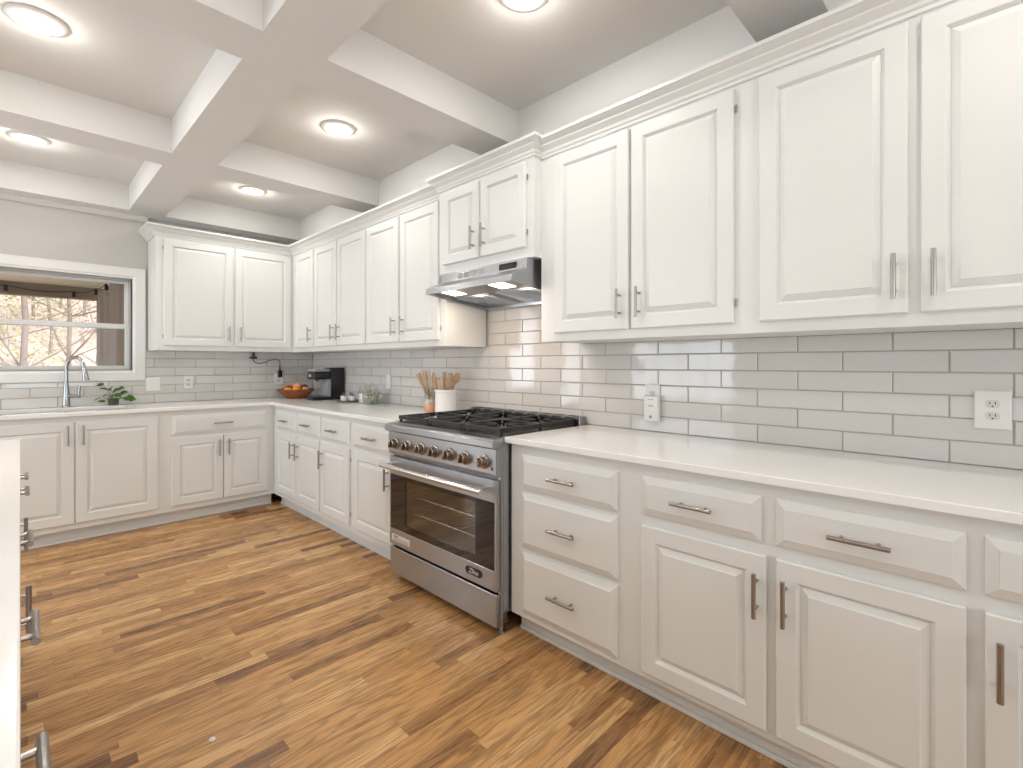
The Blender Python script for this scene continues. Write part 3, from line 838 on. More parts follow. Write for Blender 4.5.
# three grates
gw = (Y1 - Y0 - .05) / 3
for i in range(3):
    ya = Y0 + .025 + i * gw + .003; yb = ya + gw - .006; yc = (ya + yb) / 2
    mb = MB(); zt, hh, wd = .948, .012, .013
    X0, X1 = -.642, -.080
    def bar(x0, y0, x1, y1, z=zt, w_=wd, h_=hh):
        p0 = Vector((x0, y0, z - h_ / 2)); p1 = Vector((x1, y1, z - h_ / 2)); d_ = p1 - p0
        ang = math.atan2(d_.y, d_.x)
        mb.obox(Matrix.Translation((p0 + p1) / 2) @ Matrix.Rotation(ang, 4, 'Z'), d_.length, w_, h_, .002)
    bar(X0, ya + wd / 2, X1, ya + wd / 2, h_=.022); bar(X0, yb - wd / 2, X1, yb - wd / 2, h_=.022)
    bar(X0, ya, X0, yb, h_=.022); bar(X1, ya, X1, yb, h_=.022); bar((X0 + X1) / 2, ya, (X0 + X1) / 2, yb)
    for xc in (-.50, -.21):
        for k in range(8):
            a_ = k * math.pi / 4
            R1 = .033; R2 = (gw / 2 - .008) / max(abs(math.cos(a_)), abs(math.sin(a_)))
            if k % 2 == 0: R2 = gw / 2 - .008
            bar(xc + R1 * math.cos(a_), yc + R1 * math.sin(a_), xc + min(R2, .19) * math.cos(a_), yc + min(R2, .19) * math.sin(a_), w_=.009)
    for x in (X0 + .006, (X0 + X1) / 2, X1 - .006):
        for y in (ya + .007, yb - .007): mb.box(x - .007, x + .007, y - .007, y + .007, .911, zt - .006, .002)
    mb.make('grate', M['iron'], r)
# island trim at the back with vent slots
mb = MB(); mb.box(-.072, -.010, Y0 + .002, Y1 - .002, .9085, .960, .004); bt = mb.make('back_vent_trim', M['steel_dk'], r)
for k in range(9):
    y = Y0 + .07 + k * (Y1 - Y0 - .14) / 8
    MB().box(-.0735, -.069, y - .034, y + .034, .940, .954, .001).box(-.062, -.024, y - .034, y + .034, .959, .9605, .001).make('vent_slot', M['slot'], bt)

# ================================================================== OUTLETS AND PLATES
def plate(fn, u, z, w_, h_, label, cat, kind, group=None):
    o = MB(); 
    nb = nested(fn, u - w_ / 2, u + w_ / 2, z - h_ / 2, z + h_ / 2, [(0, 0), (0, .003), (.004, .006)])
    base_ = nb.make({'outlet': 'wall_outlet', 'switch': 'light_switch'}[kind], M['plate'])
    setp(base_, label, cat, group)
    if kind == 'outlet':
        for dz in (-.0195, .0195):
            q = MB(); ps = []
            for i in range(20):
                a_ = 2 * math.pi * i / 20; ps.append((.0175 * math.cos(a_), max(-.0125, min(.0125, .0175 * math.sin(a_)))))
            q.prism(ps, lambda p, t: fn(u + p[0], z + dz + p[1], t), .005, .0075)
            rc = q.make('receptacle', M['face'], base_)
            q = MB()
            for du, hh in ((-.0065, .009), (.0065, .0075)):
                c = [(du - .0012, -hh / 2 + .003), (du + .0012, -hh / 2 + .003), (du + .0012, hh / 2 + .003), (du - .0012, hh / 2 + .003)]
                q.prism(c, lambda p, t: fn(u + p[0], z + dz + p[1], t), .0072, .0078)
            c = [(.0026 * math.cos(2 * math.pi * i / 10), -.0075 + .0026 * math.sin(2 * math.pi * i / 10)) for i in range(10)]
            q.prism(c, lambda p, t: fn(u + p[0], z + dz + p[1], t), .0072, .0078)
            q.make('slots', M['slot'], rc)
    else:
        nested(fn, u - .017, u + .017, z - .033, z + .033, [(0, .004), (0, .007), (.002, .009)]).make('rocker', M['plate'], base_)
    return base_
pR, pB = FR(-.0075), FB(-.0075)
plate(pR, -5.176, 1.100, .088, .126, 'oversized white outlet plate on the tiles above the empty right counter', 'outlet', 'outlet')
plate(pR, -3.970, 1.085, .080, .130, 'white outlet behind the plugged-in white device, right of the range', 'outlet', 'outlet')
plate(pR, -1.520, 1.098, .072, .118, 'white light switch plate on the tiles between the glass jars and the utensils', 'switch', 'switch')
plate(pB, -1.393, 1.075, .105, .118, 'white plate nearest the window, left one of two', 'switch', 'switch')
plate(pB, -1.134, 1.085, .075, .118, 'white outlet plate on the back wall between the window plate and the black cord', 'outlet', 'outlet')
plate(pB, -.352, 1.100, .080, .120, 'white outlet above the fruit bowl with the black plug in it', 'outlet', 'outlet')

o = thing('plug_in_device', (-.02, -3.955, 1.02), 'white plug-in box with a round grey button hanging on the outlet right of the range', 'device')
MB().box(-.044, -.0150, -4.016, -3.938, .966, 1.094, .008, 3).make('case', M['plate'], o, smooth=40)
mb = MB(); mb.cyl((-.044, -3.977, .990), (-.0452, -3.977, .990), .008, n=18); mb.make('button', M['grey_pl'], o, smooth=40)
mb = MB(); mb.box(-.0448, -.0438, -3.994, -3.962, 1.074, 1.076); mb.box(-.0448, -.0438, -3.990, -3.966, 1.042, 1.046); mb.make('print_lines', M['print'], o)

o = thing('power_cord', (-.35, -.02, 1.15), 'black plug and cord looping along the back wall to a puck under the wall cabinet', 'cord')
MB().box(-.366, -.330, -.048, -.0155, 1.118, 1.185, .006, 2).cyl((-.348, -.03, 1.185), (-.348, -.03, 1.235), .008, .005, 12).make('plug', M['black'], o, smooth=40)
MB().lathe((-.60, -.045, 1.300), [(0, 0), (.030, 0), (.034, .004), (.034, .014), (.026, .020), (0, .020)], 24).cyl((-.60, -.045, 1.318), (-.60, -.045, 1.3615), .012, n=12).make('puck', M['black'], o, smooth=40)
pts = []
K = [(-.348, 1.235), (-.352, 1.275), (-.385, 1.292), (-.44, 1.285), (-.50, 1.262), (-.555, 1.255), (-.592, 1.275), (-.60, 1.301)]
for i in range(len(K) - 1):
    p0 = K[max(0, i - 1)]; p1 = K[i]; p2 = K[i + 1]; p3 = K[min(len(K) - 1, i + 2)]
    for s_ in range(6):
        t_ = s_ / 6
        q = [0.5 * (2 * p1[j] + (p2[j] - p0[j]) * t_ + (2 * p0[j] - 5 * p1[j] + 4 * p2[j] - p3[j]) * t_ ** 2 + (3 * p1[j] - p0[j] - 3 * p2[j] + p3[j]) * t_ ** 3) for j in (0, 1)]
        pts.append((q[0], -.032, q[1]))
pts.append((-.60, -.045, 1.301))
MB().tube(pts, .0035, 8).make('wire', M['black'], o, smooth=60)

# ================================================================== COUNTER ITEMS
CT = .9145
# fruit bowl
bc = (-.285, -.27)
o = MB().lathe((bc[0], bc[1], CT), [(0, 0), (.090, 0), (.098, .006), (.182, .082), (.184, .088), (.176, .088), (.092, .016), (0, .012)], 10).make('fruit_bowl', M['bowlwood'])
setp(o, 'faceted red-brown wooden bowl full of fruit on the back corner counter', 'bowl')
fr = [('orange', 'orange', -.085, -.030, .072, .040, 'bright orange at the left side of the bowl'),
      ('orange', 'orange', -.025, -.072, .078, .039, 'orange at the front middle of the bowl'),
      ('peach', 'peach', .012, -.012, .112, .040, 'pale yellow-orange peach on top of the pile in the bowl'),
      ('plum', 'darkfruit', .078, -.012, .100, .036, 'dark plum at the right of the fruit pile'),
      ('apple', 'apple', -.045, .052, .088, .040, 'red apple at the rear left of the fruit pile'),
      ('apple', 'apple', .040, .070, .080, .038, 'red apple behind the peach in the bowl'),
      ('peach', 'peach', .060, -.080, .078, .037, 'smaller peach at the right front rim of the bowl')]
for nm, mt, dx_, dy_, z, rr, lb in fr:
    q = MB()
    prof = [(0, -.80 * rr)] + [(rr * math.cos(a_), rr * .95 * math.sin(a_)) for a_ in [R(x) for x in range(-65, 70, 13)]] + [(.12 * rr, .86 * rr), (0, .76 * rr)]
    q.lathe((bc[0] + dx_, bc[1] + dy_, CT + z), prof, 20)
    fo = thing(nm, (bc[0] + dx_, bc[1] + dy_, CT + z), lb, 'fruit')
    q.make('skin', M[mt], fo, smooth=80)
    MB().cyl((bc[0] + dx_, bc[1] + dy_, CT + z + .74 * rr), (bc[0] + dx_ + .002, bc[1] + dy_, CT + z + rr), .0018, n=6).make('stem', M['soil'], fo)

# coffee maker (side towards the camera)
c = thing('coffee_maker', (-.19, -.67, CT), 'black single-serve coffee maker in the corner beside the fruit bowl', 'coffee maker')
ya, yb = -.755, -.595
MB().box(-.318, -.020, ya, yb, CT, CT + .028, .006, 2).make('base', M['black'], c, smooth=40)
MB().box(-.150, -.020, ya, yb, CT + .028, CT + .300, .010, 2).make('tower', M['black'], c, smooth=40)
MB().box(-.314, -.151, ya + .004, yb - .004, CT + .190, CT + .262, .014, 3).make('brew_head', M['black'], c, smooth=40)
MB().box(-.310, -.155, ya + .008, yb - .008, CT + .262, CT + .288, .008, 3).make('lid', M['grey_pl'], c, smooth=40)
MB().box(-.185, -.151, ya + .006, yb - .006, CT + .030, CT + .190, .004, 2).make('front_panel', M['grey_pl'], c, smooth=40)
MB().box(-.308, -.190, ya + .015, yb - .015, CT + .028, CT + .036, .003).make('drip_tray', M['steel_dk'], c)
MB().cyl((-.250, -.675, CT + .172), (-.250, -.675, CT + .192), .014, n=16).make('spout', M['black'], c, smooth=40)
MB().box(-.322, -.313, -.70, -.65, CT + .215, CT + .240, .003).make('brew_handle', M['grey_pl'], c)

# round tray with little white pots
tr = (-.150, -1.085)
o = MB().lathe((tr[0], tr[1], CT), [(0, 0), (.085, 0), (.100, .004), (.112, .014), (.110, .016), (.098, .008), (0, .005)], 36).make('serving_tray', M['steel_dk'], smooth=40)
setp(o, 'small round dark tray on the counter right of the coffee maker', 'tray')
for dx_, dy_, lb in ((-.045, -.005, 'small white pot with knob lid at the left of the dark tray'), (.012, -.060, 'small white pot with knob lid at the right front of the dark tray'), (.045, .040, 'small white pot with knob lid at the back of the dark tray')):
    po = thing('sugar_pot', (tr[0] + dx_, tr[1] + dy_, CT + .006), lb, 'pot')
    MB().lathe((tr[0] + dx_, tr[1] + dy_, CT + .0065), [(0, 0), (.020, 0), (.026, .008), (.028, .03), (.024, .048), (0, .048)], 24).make('pot_body', M['ceramic'], po, smooth=50)
    MB().lathe((tr[0] + dx_, tr[1] + dy_, CT + .0545), [(.025, 0), (.020, .007), (.006, .011), (.004, .016), (.008, .021), (.006, .027), (0, .028)], 20).make('lid', M['steel_dk'], po, smooth=50)

def jar(loc, rad, hgt, fill, fillm, label, ball=False):
    j = thing('glass_jar', (*loc, CT), label, 'jar')
    x, y = loc
    if ball:
        pr_ = [(0, 0), (.55 * rad, 0), (.82 * rad, .08 * hgt), (rad, .33 * hgt), (.97 * rad, .55 * hgt), (.72 * rad, .80 * hgt), (.62 * rad, .84 * hgt), (.64 * rad, .88 * hgt)]
    else:
        pr_ = [(0, 0), (.86 * rad, 0), (.96 * rad, .04 * hgt), (rad, .12 * hgt), (rad, .70 * hgt), (.78 * rad, .82 * hgt), (.78 * rad, .86 * hgt)]
    MB().lathe((x, y, CT + .0003), pr_, 32).make('jar_glass', M['glass'], j, smooth=60)
    lr = pr_[-1][0]
    MB().lathe((x, y, CT + pr_[-1][1] + .0006), [(lr * 1.04, 0), (lr * 1.04, .01), (lr * .8, .018), (.2 * lr, .022), (.18 * lr, .03), (.3 * lr, .038), (.2 * lr, .046), (0, .047)], 24).make('jar_lid', M['glass'], j, smooth=60)
    if ball:
        m_ = MB(); rn = random.Random(3)
        for _ in range(85):
            z = rn.uniform(.012, fill * hgt); a_ = rn.uniform(0, 6.28)
            rmax = (rad * .78 if z < .2 * hgt else rad * .84) - .012
            q = rn.uniform(.35, 1) * rmax
            m_.sph((x + q * math.cos(a_), y + q * math.sin(a_), CT + z + .003), .0165, (1, .9, .8), 8, Matrix.Rotation(a_, 4, 'Z'))
        m_.make('jar_contents', fillm, j, smooth=60)['kind'] = 'stuff'
    else:
        MB().lathe((x, y, CT + .003), [(0, 0), (.88 * rad, 0), (.93 * rad, .01), (.93 * rad, fill * hgt), (.5 * rad, fill * hgt + .006), (0, fill * hgt + .01)], 24).make('jar_contents', fillm, j, smooth=60)['kind'] = 'stuff'
jar((-.105, -1.300), .058, .150, .50, M['ceramic'], 'glass lidded jar half full of white contents, between the tray and the round jar')
jar((-.135, -1.470), .082, .150, .66, M['sage'], 'round glass jar of pale green balls, nearest the white switch plate', ball=True)

# utensils
def spoon(p0, p1, hw, hl, m, label, group=None, kind='spoon'):
    """p0 bottom, p1 top of the visible head"""
    p0, p1 = Vector(p0), Vector(p1); d_ = (p1 - p0).normalized()
    q = MB(); neck = p1 - d_ * hl
    q.tube([p0, p0 + (neck - p0) * .6, neck], .0048, 8, radii=[.0065, .0065, .0058])
    ob = thing({'spoon': 'wooden_spoon', 'spatula': 'wooden_spatula', 'stick': 'wooden_handle'}[kind], tuple(p0), label, 'utensil', group)
    q.make('handle', m, ob, smooth=60)
    yy = Vector((-.75, -.66, 0)); yy = (yy - d_ * yy.dot(d_)).normalized(); xx = yy.cross(d_)
    rot = Matrix((xx, yy, d_)).transposed().to_4x4()
    q = MB()
    if kind == 'spoon': q.sph(p1 - d_ * hl / 2, 1, (hw / 2, .005, hl / 2 + .003), 16, rot)
    else: q.obox(Matrix.Translation(p1 - d_ * hl / 2) @ rot, hw, .006, hl + .004, .0025, 2)
    q.make('head', m, ob, smooth=60)
    return ob
# glass jar with copper base and knives / slim handles
jx, jy = -.175, -2.350
g = thing('utensil_jar', (jx, jy, CT), 'slim clear glass jar with a copper coloured base left of the white crock', 'jar')
MB().lathe((jx, jy, CT), [(0, 0), (.044, 0), (.046, .003), (.046, .060), (.043, .062), (0, .062)], 28).make('jar_base', M['copper'], g, smooth=40)
MB().lathe((jx, jy, CT), [(.0455, .0625), (.0455, .160), (.0435, .164), (.0425, .160), (.0425, .0635)], 28).make('jar_glass', M['glass'], g, smooth=60)
MB().lathe((jx, jy, CT), [(0, .063), (.042, .063), (.042, .090), (0, .092)], 24).make('jar_contents', M['cream'], g, smooth=40)['kind'] = 'stuff'
lean = [(-.014, .022, -.045, .105, .262, .016), (-.018, .010, -.050, .070, .275, .020), (-.004, .020, -.030, .062, .290, .013), (.004, .014, -.020, .036, .285, .022),
        (.010, .004, .0, .020, .292, .014), (.020, .0, .020, -.004, .275, .024), (.016, -.016, .010, -.032, .255, .016), (.024, -.010, .042, -.045, .235, .020)]
tags = ['leftmost and most tilted', 'second from the left', 'third from the left', 'fourth from the left', 'tallest', 'third from the right', 'second from the right', 'rightmost and shortest']
for i, (ax, ay, bx_, by_, zz, hw) in enumerate(lean):
    spoon((jx + ax * .9, jy + ay * .9, CT + .094), (jx + bx_, jy + by_, CT + zz), hw, .085, M['wood2'] if i % 2 == 0 else M['wood'],
          tags[i] + ' slim wooden utensil fanning out of the copper-based glass jar', kind='spatula' if i % 2 == 0 else 'spoon')
# white crock
kx_, ky_ = -.172, -2.520
k = thing('utensil_crock', (kx_, ky_, CT), 'white ceramic crock of wooden utensils beside the range', 'crock')
MB().lathe((kx_, ky_, CT), [(0, 0), (.070, 0), (.074, .004), (.074, .144), (.0785, .147), (.0785, .159), (.075, .162), (.068, .160), (.067, .012), (0, .010)], 40).make('crock_body', M['ceramic'], k, smooth=40)
ut = [(.0, -.01, -.040, .072, .243, .030, .07, 'wood', 'spoon', 'brown wooden spoon leaning furthest left in the white crock'),
      (-.02, .01, -.045, .020, .228, .028, .08, 'wood2', 'spatula', 'short pale wooden spatula at the front left of the white crock'),
      (.0, .0, -.005, .010, .278, .026, .10, 'wood', 'spatula', 'tall brown wooden spatula in the middle of the white crock'),
      (.02, -.005, .022, -.020, .270, .030, .08, 'wood', 'spatula', 'brown wooden spatula just right of the tallest one in the crock'),
      (.02, -.015, .000, -.045, .262, .028, .08, 'wood2', 'spoon', 'pale wooden spoon right of the middle spatulas in the crock'),
      (-.01, .005, -.030, -.076, .240, .052, .085, 'wood', 'spoon', 'broad wooden spoon low at the right front of the crock'),
      (.0, .022, .018, -.108, .272, .050, .075, 'wood', 'spoon', 'round-headed wooden spoon leaning furthest right in the crock')]
for ax, ay, bx_, by_, zz, hw, hl, mm, kd, lb in ut:
    spoon((kx_ + ax, ky_ + ay, CT + .013), (kx_ + bx_, ky_ + by_, CT + zz), hw, hl, M[mm], lb, kind=kd)

# plant by the sink
px_, py_ = -1.668, -.075
p = thing('potted_plant', (px_, py_, CT), 'small leafy green plant in a short dark glass between faucet and wall plates', 'plant')
MB().lathe((px_, py_, CT), [(0, 0), (.030, 0), (.034, .004), (.036, .055), (.033, .055), (.031, .008), (0, .006)], 24).make('pot', M['soil'], p, smooth=40)
rn = random.Random(5)
stems = MB(); leaves = []
for i, (dx_, dy_, z) in enumerate(((-.075, -.01, .150), (-.045, .02, .115), (-.02, -.02, .125), (.01, .01, .105), (.04, -.01, .118), (.055, .0, .085), (-.095, -.02, .055), (-.07, -.03, .03), (.10, -.01, .05), (.02, -.04, .075), (-.015, -.045, .07), (-.05, -.02, .08), (.075, -.03, .045), (.112, -.02, .035))):
    tip = Vector((px_ + dx_, py_ + dy_, CT + z * 1.12))
    stems.tube([(px_ + dx_ * .1, py_ + dy_ * .1, CT + .03), (px_ + dx_ * .45, py_ + dy_ * .5, CT + max(z, .07) * .85), tip], .0014, 6)
    leaves.append((tip, rn.uniform(.024, .034), math.atan2(dy_ - .02, dx_)))
stems.make('stems', M['stem'], p)
for tip, sz, a_ in leaves:
    b = bmesh.new()
    outl = [(0, 0), (.35, .55), (.9, .70), (1.45, .45), (2.0, 0), (1.45, -.45), (.9, -.70), (.35, -.55)]
    mid = [b.verts.new((x * sz, 0, -.12 * sz * x * x * .5)) for x in (0, .6, 1.2, 2.0)]
    L_ = [b.verts.new((x * sz, y * sz, .15 * sz)) for x, y in outl[1:4]]; R_ = [b.verts.new((x * sz, -y * sz, .15 * sz)) for x, y in outl[1:4]]
    for s_ in (L_, R_):
        b.faces.new((mid[0], mid[1], s_[0])); b.faces.new((mid[1], s_[1], s_[0])); b.faces.new((mid[1], mid[2], s_[1])); b.faces.new((mid[2], s_[2], s_[1])); b.faces.new((mid[2], mid[3], s_[2]))
    q = MB(); q.add(b, Matrix.Translation(tip) @ Matrix.Rotation(a_, 4, 'Z') @ Matrix.Rotation(R(rn.uniform(20, 60)), 4, 'X') @ Matrix.Rotation(R(rn.uniform(-30, 30)), 4, 'Y') @ Matrix.Translation((-sz * .6, 0, 0)))
    lo_ = q.make('leaf', M['leaf'], p, smooth=60)
    sm = lo_.modifiers.new('thickness', 'SOLIDIFY'); sm.thickness = .0008

# ================================================================== CEILING LIGHTS
desc = {(0, 0): 'lit recessed ceiling light in the coffer above the corner cabinets', (0, 1): 'lit recessed ceiling light in the coffer in front of the hood cabinet',
        (0, 2): 'lit recessed ceiling light cut by the top picture edge', (1, 0): 'small lit recessed light in the coffer in front of the window',
        (1, 1): 'large lit recessed light in the coffer at the top left picture corner'}
n_ = 0
for i, x in enumerate((-.835, -2.168, -3.53, -4.9)):
    for j, y in enumerate((-.765, -2.305, -3.87, -5.41, -6.94)):
        seen = (i, j) in desc
        if seen:
            t_ = thing('recessed_light', (x, y, ZT), desc[(i, j)], 'ceiling light', 'recessed ceiling lights')
            MB().lathe((x, y, ZT - .0005), [(.070, -.004), (.078, -.012), (.098, -.007), (.104, -.001), (.104, 0), (.070, 0)], 40).make('trim_ring', M['ring'], t_, smooth=40)
            MB().lathe((x, y, ZT - .0005), [(0, -.005), (.0695, -.004), (.0695, -.001), (0, -.001)], 40).make('lamp_lens', M['lens'], t_, smooth=40)
        if i < 3 and j < 4:
            l = bpy.data.lights.new('ceiling_lamp_light', 'POINT'); l.energy = 3.0; l.color = (1.0, .945, .875); l.shadow_soft_size = .035
            lo_ = bpy.data.objects.new('ceiling_lamp_light', l); lo_.location = (x, y, ZT - .05); COL.objects.link(lo_)
            lamp('ceiling_lamp_light', (x, y, ZT - .022), 5.0, (1.0, .945, .875), .13)

o = MB().lathe((-1.775, -3.333, .0003), [(0, 0), (.010, 0), (.011, .002), (.008, .006), (0, .008)], 16).make('floor_disc', M['plate'], smooth=60)
setp(o, 'tiny pale domed disc lying alone on the wood floor at lower left', 'disc')
# floor vent
v = thing('floor_vent', (-.85, -.66, 0), 'wooden floor register with dark slots in front of the corner cabinets', 'vent')
MB().box(-1.05, -.70, -.755, -.625, .0005, .006, .002).make('vent_frame', M['ventw'], v)
for k in range(10): MB().box(-.975 + k * .0125, -.968 + k * .0125, -.735, -.645, .006, .0068).make('vent_slot', M['slot'], v)

# ================================================================== ISLAND (local coordinates, turned a hair)
ROT = R(-.37)
ISL = (-2.2385, -5.19, 0)
i1 = thing('kitchen_island', ISL, 'white kitchen island cabinet at the left picture edge with bar handles sticking out', 'island', rotz=ROT)
F_ = FI(-.034)
WL[i1.name] = Vector((0, 0, 0))
MB().box(-.95, -.034, -1.30, 3.075, .10, .8865).make('cabinet_body', M['cab'], i1)
MB().box(-.90, -.09, -1.25, 3.02, 0, .0995).make('toe_kick', M['cab'], i1)
for a, b_, hy_ in ((2.81, 3.05, 2.945), (2.41, 2.78, 2.60), (1.57, 2.25, 1.89), (.95, 1.54, 1.245), (.42, .92, .80), (-.20, .39, .1)):
    drawer(F_, a, b_, .702, .842, i1, .14, hu=hy_)
for a, b_, hh in ((2.82, 3.05, 2.86), (2.41, 2.78, None), (1.92, 2.25, 1.98), (1.57, 1.90, None), (.95, 1.54, None), (.42, .92, None), (-.2, .39, None)):
    door(F_, a, b_, .128, .664, i1, hu=hh, hz=.545)
ci = MB(); ci.box(-.985, 0, -1.33, 3.10, .887, .914, .003, 2)
o = ci.make('island_countertop', M['quartz'], None)
mw = Matrix.Translation(ISL) @ Matrix.Rotation(ROT, 4, 'Z')
o.location = mw @ o.location; o.rotation_euler = (0, 0, ROT)
setp(o, 'white quartz top of the island, seen as a thin strip at the left edge', 'countertop')

# ================================================================== OUTSIDE THE WINDOW
def out(o, label, cat, group=None): return setp(o, label, cat, group)
o = struct(MB().box(-9, 3, .16, 2.75, -.2, -.05), 'porch_deck', M['deck'])
o = MB()
o.box(-5.5, -1.38, .155, 2.75, 2.165, 2.20)
for k in range(16): o.box(-5.5 + k * .28, -5.49 + k * .28, .155, 2.6, 2.160, 2.165)
struct(o, 'porch_ceiling', M['porchceil'])
o = MB().box(-5.5, -1.40, 2.60, 2.74, 2.025, 2.164).make('porch_beam', M['beam']); out(o, 'brown stained beam at the outer edge of the porch seen through the window', 'beam')
# post at the corner
o = MB().box(-1.52, -1.40, 2.60, 2.72, -.05, 2.024).make('porch_post', M['beam']); out(o, 'brown corner post of the porch beside the outdoor curtain', 'post')
# curtain, gathered
mb = MB(); n = 90; th = .004
front, back = [], []
for i in range(n + 1):
    y = .55 + (2.52 - .55) * i / n; x = -1.46 + (.055) * math.sin(i * 2 * math.pi / 13) + .012 * math.sin(i * .7)
    front.append((x, y)); back.append((x + th, y))
poly = front + back[::-1]
vb = [[mb.bm.verts.new((x, y, z)) for (x, y) in poly] for z in (.0, 2.12)]
L2 = len(poly)
for i in range(L2): mb.bm.faces.new((vb[0][i], vb[0][(i + 1) % L2], vb[1][(i + 1) % L2], vb[1][i]))
for q in (0, 1):
    for i in range(n): mb.bm.faces.new((vb[q][i], vb[q][i + 1], vb[q][L2 - 2 - i], vb[q][L2 - 1 - i]))
o = mb.make('outdoor_curtain', M['curtain'], smooth=50); out(o, 'gathered brown outdoor curtain hanging at the right end of the porch', 'curtain')
# string lights
sl = thing('string_lights', (-2.2, 2.5, 2.1), 'string of bulbs on a dark wire draped along the porch beam', 'string lights')
pts = []
anch = [(-3.4, 2.56, 2.11), (-2.9, 2.56, 2.12), (-2.30, 2.56, 2.115), (-1.74, 2.56, 2.10), (-1.56, 2.3, 2.13), (-1.52, 1.6, 2.15)]
for a_, b_ in zip(anch[:-1], anch[1:]):
    for k_ in range(6):
        t_ = k_ / 6; pts.append(tuple(a_[j] + (b_[j] - a_[j]) * t_ - (.03 * math.sin(math.pi * t_) if j == 2 else 0) for j in range(3)))
pts.append(anch[-1])
MB().tube(pts, .005, 6).make('wire', M['black'], sl)
for q in (anch[2], anch[3], anch[1], (-1.525, 1.75, 2.12), (-1.56, 2.32, 2.12)):
    so_ = MB().cyl((q[0], q[1], q[2] - .065), (q[0], q[1], q[2]), .017, n=12).make('socket', M['black'], sl, smooth=40)
    MB().lathe((q[0], q[1], q[2] - .125), [(0, 0), (.014, .006), (.024, .022), (.024, .034), (.012, .058)], 16).make('bulb', M['glass'], so_, smooth=60)

# hillside and wood beyond
mb = MB(); nx_, ny_ = 40, 26; rn = random.Random(9)
gv = [[mb.bm.verts.new((-30 + 45 * i / nx_, 2.9 + 32 * j / ny_, -.6 + 9.5 * (j / ny_) ** 1.25 + rn.uniform(-.2, .2))) for i in range(nx_ + 1)] for j in range(ny_ + 1)]
for j in range(ny_):
    for i in range(nx_): mb.bm.faces.new((gv[j][i], gv[j][i + 1], gv[j + 1][i + 1], gv[j + 1][i]))
o = mb.make('hillside', M['leaflit'], smooth=180); o['kind'] = 'structure'
def gh(y): return -.6 + 9.5 * max(0, (y - 2.9) / 32) ** 1.25
def tree(x, y, hgt, rad, label, seed, nbr=12, group=None):
    rn = random.Random(seed); z0 = gh(y) - .3
    t_ = thing('bare_tree', (x, y, z0), label, 'tree', group)
    pts = []; rr = []; cx_, cy_ = x, y
    for i in range(9):
        f_ = i / 8; pts.append((cx_, cy_, z0 + hgt * f_)); rr.append(rad * (1 - .75 * f_)); cx_ += rn.uniform(-.08, .08); cy_ += rn.uniform(-.05, .05)
    MB().tube(pts, rad, 9, radii=rr).make('trunk', M['bark'], t_, smooth=60)
    bmb = MB()
    for _ in range(nbr):
        f_ = rn.uniform(.1, .95); k_ = min(7, int(f_ * 8)); p0 = Vector(pts[k_]); a_ = rn.uniform(0, 6.28); ln = rn.uniform(.9, 2.4) * (1.1 - f_ * .5)
        d_ = Vector((math.cos(a_), .5 * math.sin(a_), rn.uniform(.3, .9))).normalized()
        p1 = p0 + d_ * ln * .5 + Vector((0, 0, rn.uniform(-.1, .1))); p2 = p0 + d_ * ln + Vector((0, 0, rn.uniform(0, .4)))
        r0 = rad * .36
        bmb.tube([p0, p1, p2], r0, 5, radii=[r0, r0 * .65, r0 * .25])
        for _2 in range(5):
            q0 = p0.lerp(p2, rn.uniform(.3, .95)); d2 = (d_ + Vector((rn.uniform(-.9, .9), rn.uniform(-.5, .5), rn.uniform(-.4, .8)))).normalized()
            bmb.tube([q0, q0 + d2 * ln * .22, q0 + d2 * ln * .42], r0 * .3, 4, radii=[r0 * .35, r0 * .25, r0 * .1])
    bmb.make('branches', M['bark'], t_)
    return t_
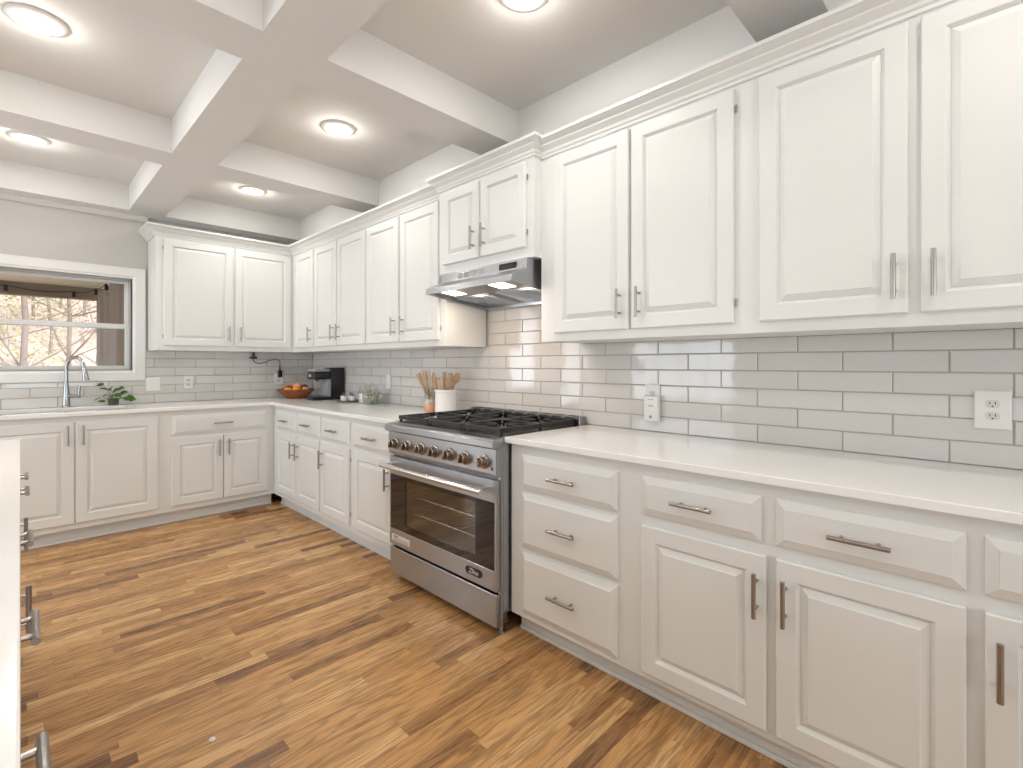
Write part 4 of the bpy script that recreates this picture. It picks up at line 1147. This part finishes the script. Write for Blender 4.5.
# along the line of sight through the window
sight = [(18, 8.5, .10, 'thick bare tree trunk filling the left part of the kitchen window'), (72, 9.5, .075, 'slim bare tree trunk behind the faucet, seen through the window'),
         (48, 12.0, .06, 'thin bare tree between the two nearer trunks in the window'), (96, 11.5, .055, 'thin bare tree just left of the porch curtain'),
         (-12, 11.0, .08, 'bare tree at the left edge of the window'), (34, 16, .07, 'distant bare tree up the hillside left of centre in the window'),
         (60, 18, .07, 'distant bare tree up the hillside at the centre of the window'), (84, 17, .07, 'distant bare tree up the hillside right of centre in the window')]
CA = Vector((-2.239, -5.1907, 1.2492))
for i, (u, y, rad, lb) in enumerate(sight):
    Rr = (u - 511.5) / 492.65; c_, s_ = math.cos(.7907), math.sin(.7907)
    d_ = Vector((Rr * c_ + s_, -Rr * s_ + c_, 0)); t_ = (y - CA.y) / d_.y
    tree(CA.x + d_.x * t_, y, 7.5, rad * .62, lb, 20 + i, 26)
# understory leaves
def brush(u0, u1, y, z0, z1, m, n, size, name, label, seed):
    rn = random.Random(seed); mb = MB(); b = mb.bm
    c_, s_ = math.cos(.7907), math.sin(.7907)
    xs_ = []
    for u in (u0, u1):
        Rr = (u - 511.5) / 492.65; d_ = Vector((Rr * c_ + s_, -Rr * s_ + c_, 0)); xs_.append(CA.x + d_.x * (y - CA.y) / d_.y)
    for _ in range(n):
        cx_ = rn.uniform(*xs_); cz_ = rn.uniform(z0, z1); cy_ = y + rn.uniform(-1.2, 1.2)
        q = Matrix.Rotation(rn.uniform(0, 6.28), 3, 'Z') @ Matrix.Rotation(rn.uniform(0, 3.1), 3, 'X')
        s2 = size * rn.uniform(.5, 1.3)
        vs = [b.verts.new(Vector((cx_, cy_, cz_)) + q @ Vector(v)) for v in ((-s2, 0, 0), (0, -s2 * .55, 0), (s2, 0, 0), (0, s2 * .55, 0))]
        b.faces.new(vs)
    o = mb.make(name, m); setp(o, label, 'foliage', None, 'stuff')
brush(-20, 70, 10.5, .3, 3.0, M['drygrn'], 1700, .040, 'spring_leaves', 'yellow-green spring leaves low among the trees in the window', 1)
brush(-20, 130, 14.5, .5, 6.5, M['drypnk'], 6500, .045, 'dry_leaves', 'pinkish dry leaves and twigs across the hillside in the window', 2)
brush(-20, 120, 13, 2.6, 6.0, M['drygrn'], 800, .045, 'spring_leaves', 'sparse pale leaves high in the trees in the window', 3)
